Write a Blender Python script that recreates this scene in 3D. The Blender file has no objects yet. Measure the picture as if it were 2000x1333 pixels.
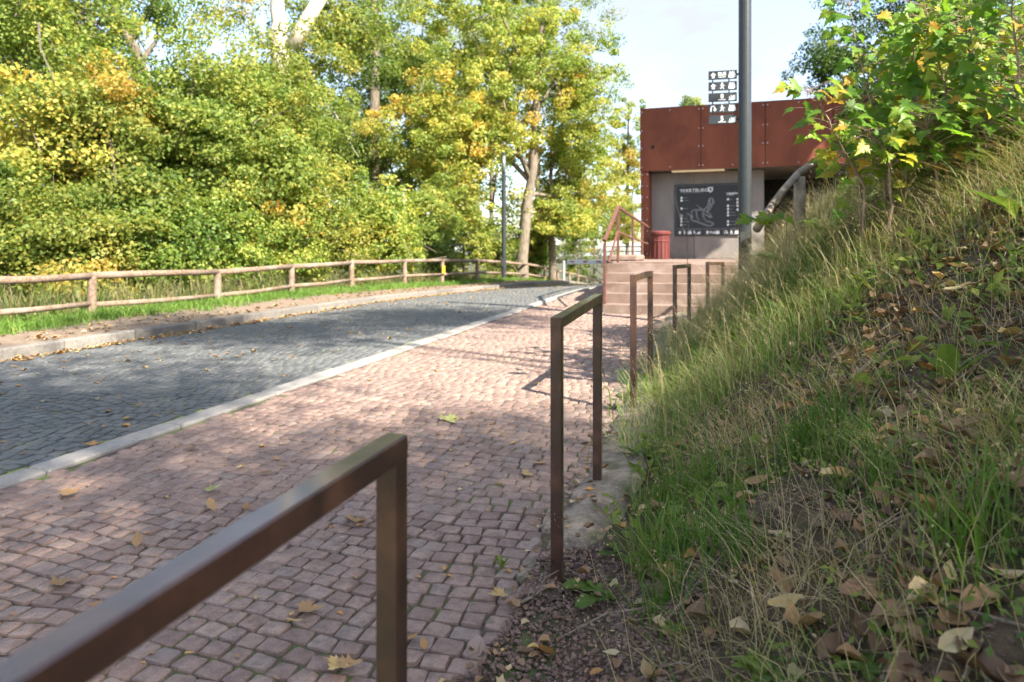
import bpy, math, numpy as np
from mathutils import Vector, Matrix
R = np.random.default_rng(7)
SC = bpy.context.scene
COL = SC.collection

# ------------------------------------------------------------------ camera, sky, sun, exposure
EYE = 1.38
FPX = 1400.0            # focal length in photo pixels (photo 2000 wide)
HORY = 495.0            # horizon row in the photo
cam = bpy.data.cameras.new('camera'); camo = bpy.data.objects.new('camera', cam); COL.objects.link(camo)
cam.sensor_width = 36.0; cam.lens = 36.0 * FPX / 2000.0
cam.shift_y = -(666.5 - HORY) / 2000.0
cam.clip_start = 0.05; cam.clip_end = 5000
cam.dof.use_dof = True; cam.dof.focus_distance = 3.1; cam.dof.aperture_fstop = 3.2
camo.location = (0, 0, EYE); camo.rotation_euler = (math.radians(90), 0, 0)
SC.camera = camo

SUN_EL = math.radians(41); SAZ = Vector((0.70, -0.71, 0)).normalized()
SUNV = Vector((SAZ.x * math.cos(SUN_EL), SAZ.y * math.cos(SUN_EL), math.sin(SUN_EL)))
w = bpy.data.worlds.new('World'); SC.world = w; w.use_nodes = True
nt = w.node_tree; nt.nodes.clear()
out = nt.nodes.new('ShaderNodeOutputWorld'); bg = nt.nodes.new('ShaderNodeBackground')
sky = nt.nodes.new('ShaderNodeTexSky'); sky.sky_type = 'NISHITA'; sky.sun_disc = False
sky.sun_elevation = SUN_EL; sky.sun_rotation = math.atan2(SAZ.x, SAZ.y)
sky.air_density = 1.0; sky.dust_density = 1.2; sky.ozone_density = 1.0
bg.inputs['Strength'].default_value = 0.112
tc = nt.nodes.new('ShaderNodeTexCoord'); mp = nt.nodes.new('ShaderNodeMapping')
mp.inputs['Scale'].default_value = (1, 1, 2.4)
nz = nt.nodes.new('ShaderNodeTexNoise'); nz.inputs['Scale'].default_value = 2.3; nz.inputs['Detail'].default_value = 7
nz.inputs['Roughness'].default_value = 0.58
rp = nt.nodes.new('ShaderNodeValToRGB'); rp.color_ramp.elements[0].position = 0.36; rp.color_ramp.elements[1].position = 0.64
mx = nt.nodes.new('ShaderNodeMix'); mx.data_type = 'RGBA'
mx.inputs[7].default_value = (1.6, 1.7, 1.86, 1)
nt.links.new(tc.outputs['Generated'], mp.inputs['Vector']); nt.links.new(mp.outputs['Vector'], nz.inputs['Vector'])
nt.links.new(nz.outputs['Fac'], rp.inputs['Fac']); nt.links.new(rp.outputs['Color'], mx.inputs[0])
nt.links.new(sky.outputs['Color'], mx.inputs[6]); nt.links.new(mx.outputs[2], bg.inputs['Color'])
nt.links.new(bg.outputs['Background'], out.inputs['Surface'])
sl = bpy.data.lights.new('sun', 'SUN'); sl.energy = 4.2; sl.angle = math.radians(0.53); sl.color = (1.0, 0.93, 0.80)
so = bpy.data.objects.new('sun', sl); COL.objects.link(so)
so.rotation_euler = (-SUNV).to_track_quat('-Z', 'Y').to_euler(); so.location = (20, -14, 30)
vs = SC.view_settings; vs.view_transform = 'Standard'; vs.look = 'None'; vs.gamma = 1.0; vs.use_curve_mapping = False
vs.exposure = 2.3
SC.cycles.use_denoising = True; SC.cycles.adaptive_threshold = 0.03
SC.cycles.max_bounces = 5; SC.cycles.diffuse_bounces = 3; SC.cycles.glossy_bounces = 2; SC.cycles.transmission_bounces = 3; SC.cycles.transparent_max_bounces = 6
SC.cycles.sample_clamp_indirect = 6.0

# ------------------------------------------------------------------ helpers
def tag(o, label=None, cat=None, group=None, kind=None):
    if label: o['label'] = label
    if cat: o['category'] = cat
    if group: o['group'] = group
    if kind: o['kind'] = kind
    return o
def thing(name, loc, label, cat, group=None):
    o = bpy.data.objects.new(name, None); COL.objects.link(o); o.location = loc; o.empty_display_size = 0.1
    return tag(o, label, cat, group)
def mesh_np(name, V, F, tint=None, smooth=False):
    V = np.asarray(V, np.float32); F = np.asarray(F, np.int32)
    me = bpy.data.meshes.new(name); n, k = F.shape
    me.vertices.add(len(V)); me.vertices.foreach_set('co', V.ravel())
    me.loops.add(n * k); me.loops.foreach_set('vertex_index', F.ravel())
    me.polygons.add(n); me.polygons.foreach_set('loop_start', np.arange(0, n * k, k, dtype=np.int32))
    if smooth: me.polygons.foreach_set('use_smooth', np.ones(n, bool))
    if tint is not None:
        a = me.attributes.new('tint', 'FLOAT', 'FACE'); a.data.foreach_set('value', np.asarray(tint, np.float32))
    me.update(calc_edges=True)
    return me
def link(name, me, mat, parent=None, kind=None):
    o = bpy.data.objects.new(name, me); COL.objects.link(o)
    if mat is not None and not me.materials: me.materials.append(mat)
    if parent is not None: o.parent = parent
    if kind: o['kind'] = kind
    return o
class MB:
    def __init__(s): s.v = []; s.f = []
    def add(s, vs, fs):
        b = len(s.v); s.v += [tuple(p) for p in vs]; s.f += [tuple(b + i for i in f) for f in fs]; return s
    def box(s, c, size, ax=None, bev=0.0):
        x, y, z = size[0] / 2, size[1] / 2, size[2] / 2
        ux, uy, uz = ax if ax else (Vector((1, 0, 0)), Vector((0, 1, 0)), Vector((0, 0, 1)))
        c = Vector(c)
        if bev <= 0:
            P = [c + ux * a * x + uy * b * y + uz * d * z for d in (-1, 1) for b in (-1, 1) for a in (-1, 1)]
            return s.add(P, [(0, 2, 3, 1), (4, 5, 7, 6), (0, 1, 5, 4), (2, 6, 7, 3), (0, 4, 6, 2), (1, 3, 7, 5)])
        P = []; q = bev
        for (a, b) in ((-1, -1), (1, -1), (1, 1), (-1, 1)):
            for d in (-1, 1):
                P.append(c + ux * a * x + uy * b * (y - q) + uz * d * (z - q))
                P.append(c + ux * a * (x - q) + uy * b * y + uz * d * (z - q))
                P.append(c + ux * a * (x - q) + uy * b * (y - q) + uz * d * z)
        i = lambda k, d, t: k * 6 + d * 3 + t
        F = [(i(0,0,2), i(3,0,2), i(2,0,2), i(1,0,2)), (i(0,1,2), i(1,1,2), i(2,1,2), i(3,1,2)),
             (i(0,0,1), i(1,0,1), i(1,1,1), i(0,1,1)), (i(2,0,1), i(3,0,1), i(3,1,1), i(2,1,1)),
             (i(1,0,0), i(2,0,0), i(2,1,0), i(1,1,0)), (i(3,0,0), i(0,0,0), i(0,1,0), i(3,1,0))]
        for k in range(4): F.append((i(k,0,0), i(k,0,1), i(k,1,1), i(k,1,0)) if k in (0, 2) else (i(k,0,1), i(k,0,0), i(k,1,0), i(k,1,1)))
        F += [(i(0,0,1), i(0,0,2), i(1,0,2), i(1,0,1)), (i(2,0,1), i(2,0,2), i(3,0,2), i(3,0,1)),
              (i(1,0,0), i(1,0,2), i(2,0,2), i(2,0,0)), (i(3,0,0), i(3,0,2), i(0,0,2), i(0,0,0)),
              (i(0,1,1), i(1,1,1), i(1,1,2), i(0,1,2)), (i(2,1,1), i(3,1,1), i(3,1,2), i(2,1,2)),
              (i(1,1,0), i(2,1,0), i(2,1,2), i(1,1,2)), (i(3,1,0), i(0,1,0), i(0,1,2), i(3,1,2))]
        for k in range(4):
            for d in (0, 1): F.append((i(k,d,0), i(k,d,1), i(k,d,2)))
        return s.add(P, F)
    def tube(s, pts, rad, n=8, cap=True):
        pts = [Vector(p) for p in pts]; m = len(pts)
        if not hasattr(rad, '__len__'): rad = [rad] * m
        rings = []
        up = None
        for i, p in enumerate(pts):
            d = (pts[min(i + 1, m - 1)] - pts[max(i - 1, 0)]).normalized()
            if up is None: up = Vector((0, 0, 1)) if abs(d.z) < 0.9 else Vector((1, 0, 0))
            a = d.cross(up).normalized(); b = a.cross(d).normalized(); up = b
            rings.append([p + (a * math.cos(2 * math.pi * k / n) + b * math.sin(2 * math.pi * k / n)) * rad[i] for k in range(n)])
        V = [q for r in rings for q in r]
        F = [(i * n + k, i * n + (k + 1) % n, (i + 1) * n + (k + 1) % n, (i + 1) * n + k) for i in range(m - 1) for k in range(n)]
        if cap: F += [tuple(range(n - 1, -1, -1)), tuple((m - 1) * n + k for k in range(n))]
        return s.add(V, F)
    def lathe(s, c, prof, n=16, ph=0.0):
        c = Vector(c); V = []; m = len(prof)
        for (r, z) in prof:
            for k in range(n):
                a = 2 * math.pi * k / n + ph; V.append(c + Vector((r * math.cos(a), r * math.sin(a), z)))
        F = [(i * n + k, i * n + (k + 1) % n, (i + 1) * n + (k + 1) % n, (i + 1) * n + k) for i in range(m - 1) for k in range(n)]
        F += [tuple(range(n - 1, -1, -1)), tuple((m - 1) * n + k for k in range(n))]
        return s.add(V, F)
    def build(s, name, mat, parent=None, smooth=False, kind=None):
        off = parent.location if parent is not None else Vector((0, 0, 0))
        me = bpy.data.meshes.new(name)
        me.from_pydata([(p[0] - off[0], p[1] - off[1], p[2] - off[2]) for p in s.v], [], s.f); me.update()
        if smooth: me.polygons.foreach_set('use_smooth', np.ones(len(me.polygons), bool))
        return link(name, me, mat, parent, kind)
def vnoise(x, y, sc=1.0, seed=0):
    x = np.asarray(x, float) * sc + seed * 17.3; y = np.asarray(y, float) * sc + seed * 9.1
    xi = np.floor(x); yi = np.floor(y); fx = x - xi; fy = y - yi
    fx = fx * fx * (3 - 2 * fx); fy = fy * fy * (3 - 2 * fy)
    def h(a, b):
        v = np.sin(a * 127.1 + b * 311.7 + seed * 13.7) * 43758.5453
        return v - np.floor(v)
    return (h(xi, yi) * (1 - fx) + h(xi + 1, yi) * fx) * (1 - fy) + (h(xi, yi + 1) * (1 - fx) + h(xi + 1, yi + 1) * fx) * fy
def fbm(x, y, sc, seed=0, o=3):
    s = 0; a = 0.5
    for k in range(o): s = s + a * (vnoise(x, y, sc * 2 ** k, seed + k) - 0.5); a *= 0.5
    return s

# ------------------------------------------------------------------ materials
def newmat(name):
    m = bpy.data.materials.new(name); m.use_nodes = True
    n = m.node_tree; n.nodes.clear()
    o = n.nodes.new('ShaderNodeOutputMaterial'); b = n.nodes.new('ShaderNodeBsdfPrincipled')
    n.links.new(b.outputs[0], o.inputs['Surface'])
    return m, n, b, o
def ramp(n, fac, stops):
    r = n.nodes.new('ShaderNodeValToRGB'); e = r.color_ramp.elements
    e[0].position = stops[0][0]; e[0].color = (*stops[0][1], 1); e[1].position = stops[-1][0]; e[1].color = (*stops[-1][1], 1)
    for p, c in stops[1:-1]:
        q = e.new(p); q.color = (*c, 1)
    n.links.new(fac, r.inputs['Fac']); return r.outputs['Color']
def noise(n, scale, detail=4, rough=0.55, vec=None, stretch=None, coord='Object'):
    t = n.nodes.new('ShaderNodeTexNoise'); t.inputs['Scale'].default_value = scale
    t.inputs['Detail'].default_value = detail; t.inputs['Roughness'].default_value = rough
    c = n.nodes.new('ShaderNodeTexCoord') if coord != 'World' else n.nodes.new('ShaderNodeNewGeometry')
    src = c.outputs[coord] if coord != 'World' else c.outputs['Position']
    if stretch:
        mp = n.nodes.new('ShaderNodeMapping'); mp.inputs['Scale'].default_value = stretch
        n.links.new(src, mp.inputs['Vector']); src = mp.outputs['Vector']
    n.links.new(src, t.inputs['Vector']); return t.outputs['Fac']
def mixc(n, fac, a, b, mode='MIX'):
    m = n.nodes.new('ShaderNodeMix'); m.data_type = 'RGBA'; m.blend_type = mode
    for sock, v in ((m.inputs[0], fac), (m.inputs[6], a), (m.inputs[7], b)):
        if hasattr(v, 'links'): n.links.new(v, sock)
        elif isinstance(v, (int, float)): sock.default_value = v
        else: sock.default_value = (*v, 1)
    return m.outputs[2]
def math_(n, op, a, b=None):
    m = n.nodes.new('ShaderNodeMath'); m.operation = op
    for i, v in enumerate((a, b)):
        if v is None: continue
        if hasattr(v, 'links'): n.links.new(v, m.inputs[i])
        else: m.inputs[i].default_value = v
    return m.outputs[0]
def bump(n, b, h, strength=0.3, dist=0.01):
    k = n.nodes.new('ShaderNodeBump'); k.inputs['Strength'].default_value = strength; k.inputs['Distance'].default_value = dist
    n.links.new(h, k.inputs['Height']); n.links.new(k.outputs['Normal'], b.inputs['Normal'])
def surf(name, c1, c2, scale=6, rough=0.8, bscale=40, bst=0.3, bdist=0.004, c3=None, s3=1.5, stretch=None, metal=0.0, spec=0.4, coord='World', lo=0.35, hi=0.65):
    m, n, b, o = newmat(name)
    f = noise(n, scale, 5, 0.6, stretch=stretch, coord=coord)
    col = ramp(n, f, [(lo, c1), (hi, c2)])
    if c3:
        g = ramp(n, noise(n, s3, 4, 0.6, coord=coord), [(0.5, (0, 0, 0)), (0.68, (1, 1, 1))])
        col = mixc(n, g, col, c3)
    n.links.new(col, b.inputs['Base Color']); b.inputs['Roughness'].default_value = rough; b.inputs['Metallic'].default_value = metal
    b.inputs['Specular IOR Level'].default_value = spec
    if bst: bump(n, b, noise(n, bscale, 4, 0.6, stretch=stretch, coord=coord), bst, bdist)
    return m
def plain(name, c, rough=0.6, metal=0.0, emit=0):
    m, n, b, o = newmat(name)
    f = noise(n, 25, 4, 0.6, coord='World')
    n.links.new(ramp(n, f, [(0.3, tuple(x * 0.88 for x in c)), (0.7, tuple(min(1, x * 1.08) for x in c))]), b.inputs['Base Color'])
    b.inputs['Roughness'].default_value = rough; b.inputs['Metallic'].default_value = metal
    if emit: b.inputs['Emission Color'].default_value = (*c, 1); b.inputs['Emission Strength'].default_value = emit
    return m
def stone_mat(name, stops, speck_d, speck_l, rough, moss=None):
    m, n, b, o = newmat(name)
    at = n.nodes.new('ShaderNodeAttribute'); at.attribute_name = 'tint'
    oi = n.nodes.new('ShaderNodeObjectInfo')
    t = math_(n, 'FRACT', math_(n, 'ADD', at.outputs['Fac'], oi.outputs['Random']))
    col = ramp(n, t, stops)
    big = noise(n, 0.55, 4, 0.6, coord='World')
    col = mixc(n, ramp(n, big, [(0.35, (0, 0, 0)), (0.7, (0.35, 0.35, 0.35))]), col, stops[0][1])
    col = mixc(n, ramp(n, noise(n, 22, 5, 0.75, coord='World'), [(0.38, (0.55, 0.55, 0.55)), (0.58, (0, 0, 0))]), col, speck_d)
    sp = noise(n, 160, 3, 0.7, coord='World')
    col = mixc(n, ramp(n, sp, [(0.30, (0.75, 0.75, 0.75)), (0.42, (0, 0, 0))]), col, speck_d)
    col = mixc(n, ramp(n, sp, [(0.60, (0, 0, 0)), (0.72, (0.7, 0.7, 0.7))]), col, speck_l)
    if moss:
        g = ramp(n, noise(n, 7, 5, 0.7, coord='World'), [(0.6, (0, 0, 0)), (0.72, (0.5, 0.5, 0.5))])
        col = mixc(n, g, col, moss)
    n.links.new(col, b.inputs['Base Color']); b.inputs['Roughness'].default_value = rough
    bump(n, b, noise(n, 70, 5, 0.65, coord='World'), 0.55, 0.006)
    return m
M = {}
M['sett_red'] = stone_mat('red_sett_stone', [(0, (0.200, 0.130, 0.104)), (0.35, (0.262, 0.176, 0.140)), (0.7, (0.30, 0.203, 0.158)), (0.88, (0.235, 0.178, 0.152)), (1, (0.335, 0.238, 0.186))], (0.09, 0.055, 0.05), (0.42, 0.325, 0.30), 0.8)
M['sett_grey'] = stone_mat('grey_sett_stone', [(0, (0.076, 0.077, 0.075)), (0.5, (0.098, 0.099, 0.095)), (1, (0.125, 0.124, 0.117))], (0.07, 0.075, 0.085), (0.22, 0.23, 0.24), 0.62)
M['granite'] = stone_mat('pale_granite', [(0, (0.215, 0.195, 0.178)), (0.5, (0.265, 0.245, 0.222)), (1, (0.30, 0.275, 0.245))], (0.17, 0.155, 0.15), (0.45, 0.43, 0.41), 0.85)
M['kerb'] = stone_mat('grimy_kerb_stone', [(0, (0.13, 0.118, 0.105)), (0.5, (0.18, 0.163, 0.145)), (1, (0.225, 0.205, 0.18))], (0.08, 0.07, 0.06), (0.30, 0.28, 0.25), 0.9)
def joint(name, c1, c2, moss, lo, hi, msc):
    m, n, b, o = newmat(name)
    col = ramp(n, noise(n, 90, 4, 0.7, coord='World'), [(0.35, c1), (0.65, c2)])
    g = ramp(n, noise(n, msc, 5, 0.65, coord='World'), [(lo, (0, 0, 0)), (hi, (1, 1, 1))])
    col = mixc(n, g, col, moss)
    n.links.new(col, b.inputs['Base Color']); b.inputs['Roughness'].default_value = 0.95
    bump(n, b, noise(n, 200, 4, 0.7, coord='World'), 0.8, 0.008)
    return m
M['joint_red'] = joint('sandy_joint', (0.050, 0.034, 0.027), (0.11, 0.075, 0.06), (0.10, 0.14, 0.03), 0.47, 0.60, 1.3)
M['joint_grey'] = joint('mossy_joint', (0.07, 0.065, 0.055), (0.12, 0.11, 0.09), (0.17, 0.23, 0.045), 0.42, 0.55, 2.6)
M['asphalt'] = surf('far_road', (0.095, 0.105, 0.11), (0.145, 0.155, 0.16), 30, 0.85, 120, 0.4)
M['soil'] = surf('embankment_soil', (0.042, 0.026, 0.015), (0.125, 0.080, 0.046), 14, 0.95, 70, 1.0, 0.03, c3=(0.055, 0.062, 0.022), s3=2.2)
M['verge'] = surf('sandy_verge', (0.125, 0.090, 0.062), (0.215, 0.160, 0.115), 14, 0.95, 80, 0.6, 0.01)
M['woodfloor'] = surf('woodland_floor', (0.03, 0.035, 0.015), (0.08, 0.075, 0.035), 3, 1.0, 20, 0.6, 0.05)
M['concrete_old'] = surf('weathered_concrete', (0.13, 0.10, 0.075), (0.29, 0.235, 0.19), 11, 0.95, 45, 1.0, 0.02, c3=(0.085, 0.09, 0.035), s3=4.5)
M['concrete'] = surf('smooth_concrete', (0.155, 0.142, 0.132), (0.235, 0.212, 0.192), 1.2, 0.8, 40, 0.15, 0.003, c3=(0.27, 0.21, 0.165), s3=0.9, stretch=(1.5, 1.5, 0.4))
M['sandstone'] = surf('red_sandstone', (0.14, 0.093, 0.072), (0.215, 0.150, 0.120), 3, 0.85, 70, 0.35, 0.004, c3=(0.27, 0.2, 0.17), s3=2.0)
M['sandstone_lt'] = surf('pale_sandstone_nosing', (0.22, 0.162, 0.132), (0.31, 0.24, 0.20), 6, 0.85, 70, 0.3, 0.003)  # treads, a paler tone than the step blocks
M['corten'] = surf('weathering_steel', (0.135, 0.036, 0.019), (0.205, 0.060, 0.030), 1.4, 0.72, 180, 0.2, 0.002, c3=(0.13, 0.036, 0.02), s3=1.3, stretch=(1, 1, 0.35), spec=0.3)
M['rail_rust'] = surf('rusty_railing', (0.085, 0.034, 0.024), (0.14, 0.058, 0.042), 12, 0.6, 90, 0.2, 0.002)
M['bin_red'] = surf('red_brown_bin_enamel', (0.10, 0.024, 0.021), (0.14, 0.033, 0.028), 4, 0.5, 60, 0.05)
M['white'] = plain('white_paint', (0.72, 0.72, 0.70), 0.5)
M['print'] = plain('white_sign_print', (0.70, 0.71, 0.72), 0.6)
M['print_dim'] = plain('grey_sign_print', (0.19, 0.21, 0.23), 0.6)
M['red'] = plain('red_reflector', (0.45, 0.05, 0.03), 0.4)
M['blue'] = plain('blue_print', (0.05, 0.2, 0.4), 0.4)
M['yellow'] = plain('yellow_tag', (0.65, 0.38, 0.03), 0.5)
M['anthracite'] = plain('anthracite_sign_enamel', (0.017, 0.021, 0.025), 0.5)
M['board'] = plain('dark_board', (0.011, 0.013, 0.015), 0.5)
M['polepaint'] = plain('grey_pole_paint', (0.040, 0.045, 0.048), 0.36, 0.3)
M['dark'] = plain('dark_interior', (0.02, 0.017, 0.016), 0.8)
M['steel'] = plain('galvanised_steel', (0.45, 0.48, 0.52), 0.45, 0.6)
M['lampglass'] = plain('frosted_lamp_glass', (0.14, 0.155, 0.165), 0.25)
M['tube'] = plain('lit_strip_lamp', (0.62, 0.50, 0.32), 0.4, 0, emit=0.12)
M['log'] = surf('debarked_log', (0.10, 0.066, 0.045), (0.23, 0.162, 0.112), 4, 0.85, 35, 0.5, 0.006, stretch=(6, 6, 6), c3=(0.24, 0.19, 0.15), s3=2.2)
M['log_grey'] = surf('weathered_grey_log', (0.18, 0.135, 0.098), (0.30, 0.24, 0.18), 8, 0.85, 60, 0.5, 0.006)
M['bark'] = surf('brown_bark', (0.085, 0.065, 0.048), (0.20, 0.165, 0.125), 6, 0.9, 18, 1.0, 0.03, stretch=(3, 3, 0.7))
M['bark_pale'] = surf('pale_smooth_bark', (0.36, 0.31, 0.25), (0.54, 0.48, 0.40), 2.5, 0.85, 14, 0.5, 0.02, stretch=(2, 2, 0.8))
M['bark_mid'] = surf('grey_brown_bark', (0.11, 0.088, 0.065), (0.22, 0.18, 0.135), 5, 0.9, 18, 0.8, 0.02, stretch=(3, 3, 0.8))
M['twig'] = surf('pinkish_sapling_bark', (0.20, 0.12, 0.08), (0.36, 0.25, 0.18), 20, 0.7, 80, 0.3)
M['deadwood'] = surf('dead_branch_bark', (0.11, 0.08, 0.055), (0.24, 0.185, 0.14), 25, 0.9, 90, 0.7, 0.004)
# hoop rails: brown patinated steel with a satin sheen
m, n, b, o = newmat('brown_patinated_steel')
col = ramp(n, noise(n, 5, 5, 0.65, coord='World', stretch=(1, 1, 1)), [(0.32, (0.030, 0.017, 0.014)), (0.52, (0.062, 0.031, 0.023)), (0.70, (0.125, 0.060, 0.037))])
col = mixc(n, ramp(n, noise(n, 55, 4, 0.7, coord='World', stretch=(3, 3, 0.5)), [(0.55, (0, 0, 0)), (0.7, (0.7, 0.7, 0.7))]), col, (0.055, 0.028, 0.02))
n.links.new(col, b.inputs['Base Color']); b.inputs['Metallic'].default_value = 0.15; b.inputs['Specular IOR Level'].default_value = 0.4; b.inputs['Coat Weight'].default_value = 0.6; b.inputs['Coat Roughness'].default_value = 0.12
n.links.new(ramp(n, noise(n, 9, 4, 0.6, coord='World'), [(0.3, (0.26, 0.26, 0.26)), (0.7, (0.42, 0.42, 0.42))]), b.inputs['Roughness'])
bump(n, b, noise(n, 120, 3, 0.6, coord='World'), 0.12, 0.002); M['hoop'] = m
def leafmat(name, stops, trans=0.4, rough=0.5, spec=0.35):
    m, n, b, o = newmat(name)
    at = n.nodes.new('ShaderNodeAttribute'); at.attribute_name = 'tint'
    oi = n.nodes.new('ShaderNodeObjectInfo')
    col = ramp(n, at.outputs['Fac'], stops)
    hs = n.nodes.new('ShaderNodeHueSaturation'); n.links.new(col, hs.inputs['Color'])
    n.links.new(math_(n, 'ADD', 0.82, math_(n, 'MULTIPLY', oi.outputs['Random'], 0.36)), hs.inputs['Value'])
    col = hs.outputs['Color']
    n.links.new(col, b.inputs['Base Color']); b.inputs['Roughness'].default_value = rough; b.inputs['Specular IOR Level'].default_value = spec
    t = n.nodes.new('ShaderNodeBsdfTranslucent'); n.links.new(mixc(n, 1.0, col, (1.0, 1.0, 0.62), 'MULTIPLY'), t.inputs['Color'])
    ms = n.nodes.new('ShaderNodeMixShader'); ms.inputs[0].default_value = trans
    n.links.new(b.outputs[0], ms.inputs[1]); n.links.new(t.outputs[0], ms.inputs[2]); n.links.new(ms.outputs[0], o.inputs['Surface'])
    return m
M['leaf'] = leafmat('tree_leaves', [(0, (0.05, 0.10, 0.022)), (0.2, (0.10, 0.175, 0.032)), (0.4, (0.205, 0.275, 0.052)), (0.6, (0.375, 0.385, 0.085)), (0.78, (0.53, 0.42, 0.09)), (0.9, (0.55, 0.33, 0.07)), (1.0, (0.46, 0.22, 0.06))], 0.58)
M['sapleaf'] = leafmat('sapling_leaves', [(0, (0.06, 0.15, 0.015)), (0.3, (0.105, 0.225, 0.02)), (0.45, (0.17, 0.29, 0.026)), (0.58, (0.28, 0.34, 0.03)), (0.72, (0.46, 0.36, 0.035)), (1.0, (0.46, 0.20, 0.03))], 0.55, 0.42)
M['grass'] = leafmat('grass_blades', [(0, (0.055, 0.12, 0.018)), (0.3, (0.11, 0.21, 0.03)), (0.48, (0.21, 0.27, 0.06)), (0.58, (0.33, 0.28, 0.13)), (0.8, (0.45, 0.36, 0.20)), (1, (0.56, 0.47, 0.30))], 0.4, 0.6)
M['litter'] = leafmat('fallen_leaves', [(0, (0.13, 0.075, 0.045)), (0.3, (0.24, 0.145, 0.085)), (0.5, (0.36, 0.215, 0.10)), (0.65, (0.42, 0.20, 0.065)), (0.8, (0.50, 0.34, 0.12)), (0.92, (0.46, 0.36, 0.22)), (1, (0.20, 0.24, 0.06))], 0.2, 0.65)

# ------------------------------------------------------------------ terrain functions (x right, y away, z up; all metres)
_Z = np.linspace(-10, 90, 1001)
def _smooth(pts, wd=21):
    v = np.interp(_Z, [p[0] for p in pts], [p[1] for p in pts]); k = np.hanning(wd + 2)[1:-1]; k /= k.sum()
    return np.convolve(np.pad(v, wd // 2, mode='edge'), k, 'valid')
_gr = _smooth([(-10, -.35), (15, .525), (16.5, .56), (20, .53), (24, .38), (28, .18), (31, .04), (36, -.39), (40, -.72), (45, -1.27), (60, -2.6), (90, -5)])
_gl = _smooth([(-10, -.1), (4, .16), (7.6, .24), (10.6, .28), (14.7, .35), (18, .34), (24, .26), (28.4, .18), (31, .04), (36, -.39), (40, -.72), (45, -1.27), (60, -2.6), (90, -5)])
gr = lambda y: np.interp(y, _Z, _gr)
gl = lambda y: np.interp(y, _Z, _gl)
Xs = lambda y: 0.35 * np.asarray(y, float) - 4.12       # pale edging between road and paving
Xk = lambda y: 0.35 * np.asarray(y, float) - 8.10       # left kerb, road side
Xf = lambda y: 0.35 * np.asarray(y, float) - 10.30      # log fence
Xh = lambda y: 0.28 * np.asarray(y, float) - 0.6126     # row of hoops
Xe = lambda y: Xh(y) + np.interp(y, [9.3, 11.0, 14, 20, 40], [0, .95, 1.3, 2.2, 2.2])   # foot of the embankment
def paved(x, y):
    t = np.clip((Xs(y) - x) / 3.98, 0, 1)
    return gr(y) * (1 - t) + gl(y) * t
def embank(x, y, bumps=True):
    t = np.maximum(x - Xe(y), 0)
    base = np.interp(y, [-10, 10.3, 12.8, 60], [0, 0, 1, 1]); base = gr(y) * (1 - base) + 1.16 * base
    k = np.interp(y, [1.0, 2.5, 6.5, 14, 17], [.55, .66, 1.0, .9, .35])
    tt = np.maximum(t - 0.18, 0); lin = k * tt * tt / (tt + 0.18)
    cap = 2.25 * np.interp(y, [14, 18], [1, .5]) + .12 * (t - 2.4)
    d = lin - cap; e = 0.5 * (lin + cap - np.sqrt(d * d + .12)) + 0.5 * (np.sqrt(cap * cap * 0 + (0 - cap) ** 2 + .12) - cap * 1.0) * 0
    e = np.maximum(e, 0)
    if bumps:
        am = np.clip((t - .15) / .6, 0, 1)
        e = e + am * (0.22 * fbm(x, y, 1.1, 3, 3) + 0.09 * fbm(x, y, 4.5, 5, 3))
        st = np.sin((y * 0.85 + x * 0.35) * 3.2 + 5 * vnoise(x, y, .8, 9)); e = e + am * 0.02 * st
    return base + e
def left_ground(x, y):
    d = np.maximum(Xf(y) - 0.35 - x, 0)
    z = gl(y) + 0.12 - 0.42 * d * d / (d + 0.8)
    return np.maximum(z, -9 + .0 * x) + 0.06 * fbm(x, y, .8, 11, 2) * np.clip((Xk(y) - x) / .8, 0, 1)
def ground(x, y):
    x = np.asarray(x, float); y = np.asarray(y, float)
    return np.where(x > Xh(y) + .02, embank(x, y), np.where(x < Xk(y) - .1, left_ground(x, y), paved(x, y)))
def pix(px, py, d): return Vector(((px - 1000) / FPX * d, d, EYE + (HORY - py) / FPX * d))
def hit(px, py, d0=0.6, d1=30):
    d = np.arange(d0, d1, .02); x = (px - 1000) / FPX * d; z = EYE + (HORY - py) / FPX * d
    g = ground(x, d); k = np.argmax(z < g)
    k = k if z[k] < g[k] else len(d) - 1
    return Vector((x[k], d[k], g[k]))
PD = Vector((0.315, 1, 0)).normalized(); PR = Vector((PD.y, -PD.x, 0))   # along / across the paving
UP = Vector((0, 0, 1))

def grid_sheet(name, xa, xb, ys, nx, zf, mat, parent=None, kind='structure', pw=1.0, skirt=None):
    ys = np.asarray(ys, float); u = np.linspace(0, 1, nx) ** pw
    A = xa(ys)[:, None]; B = xb(ys)[:, None]
    X = A + (B - A) * u[None, :]; Y = np.repeat(ys[:, None], nx, 1); Zz = zf(X, Y)
    V = np.stack([X, Y, Zz], -1).reshape(-1, 3); r, c = len(ys), nx
    i = (np.arange(r - 1)[:, None] * c + np.arange(c - 1)[None, :]).ravel()
    F = np.stack([i, i + 1, i + 1 + c, i + c], 1)
    return link(name, mesh_np(name, V, F, smooth=True), mat, parent, kind)
ysA = np.arange(-4, 60.1, .4)
road = grid_sheet('road', lambda y: Xk(y) - .05, lambda y: Xs(y) + .02, ysA, 14, lambda x, y: paved(x, y) - .009, M['joint_grey'])
path = grid_sheet('footpath', lambda y: Xs(y) + .0, lambda y: np.minimum(Xh(y) + .30, Xs(y) + 4.2 + 0 * y) + np.where(y > 10, .8, 0), ysA, 14, lambda x, y: paved(x, y) - .010, M['joint_red'])
verge = grid_sheet('sandy_verge', lambda y: Xf(y) - .4, lambda y: Xk(y) - .13, ysA, 10, left_ground, M['verge'])
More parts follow.
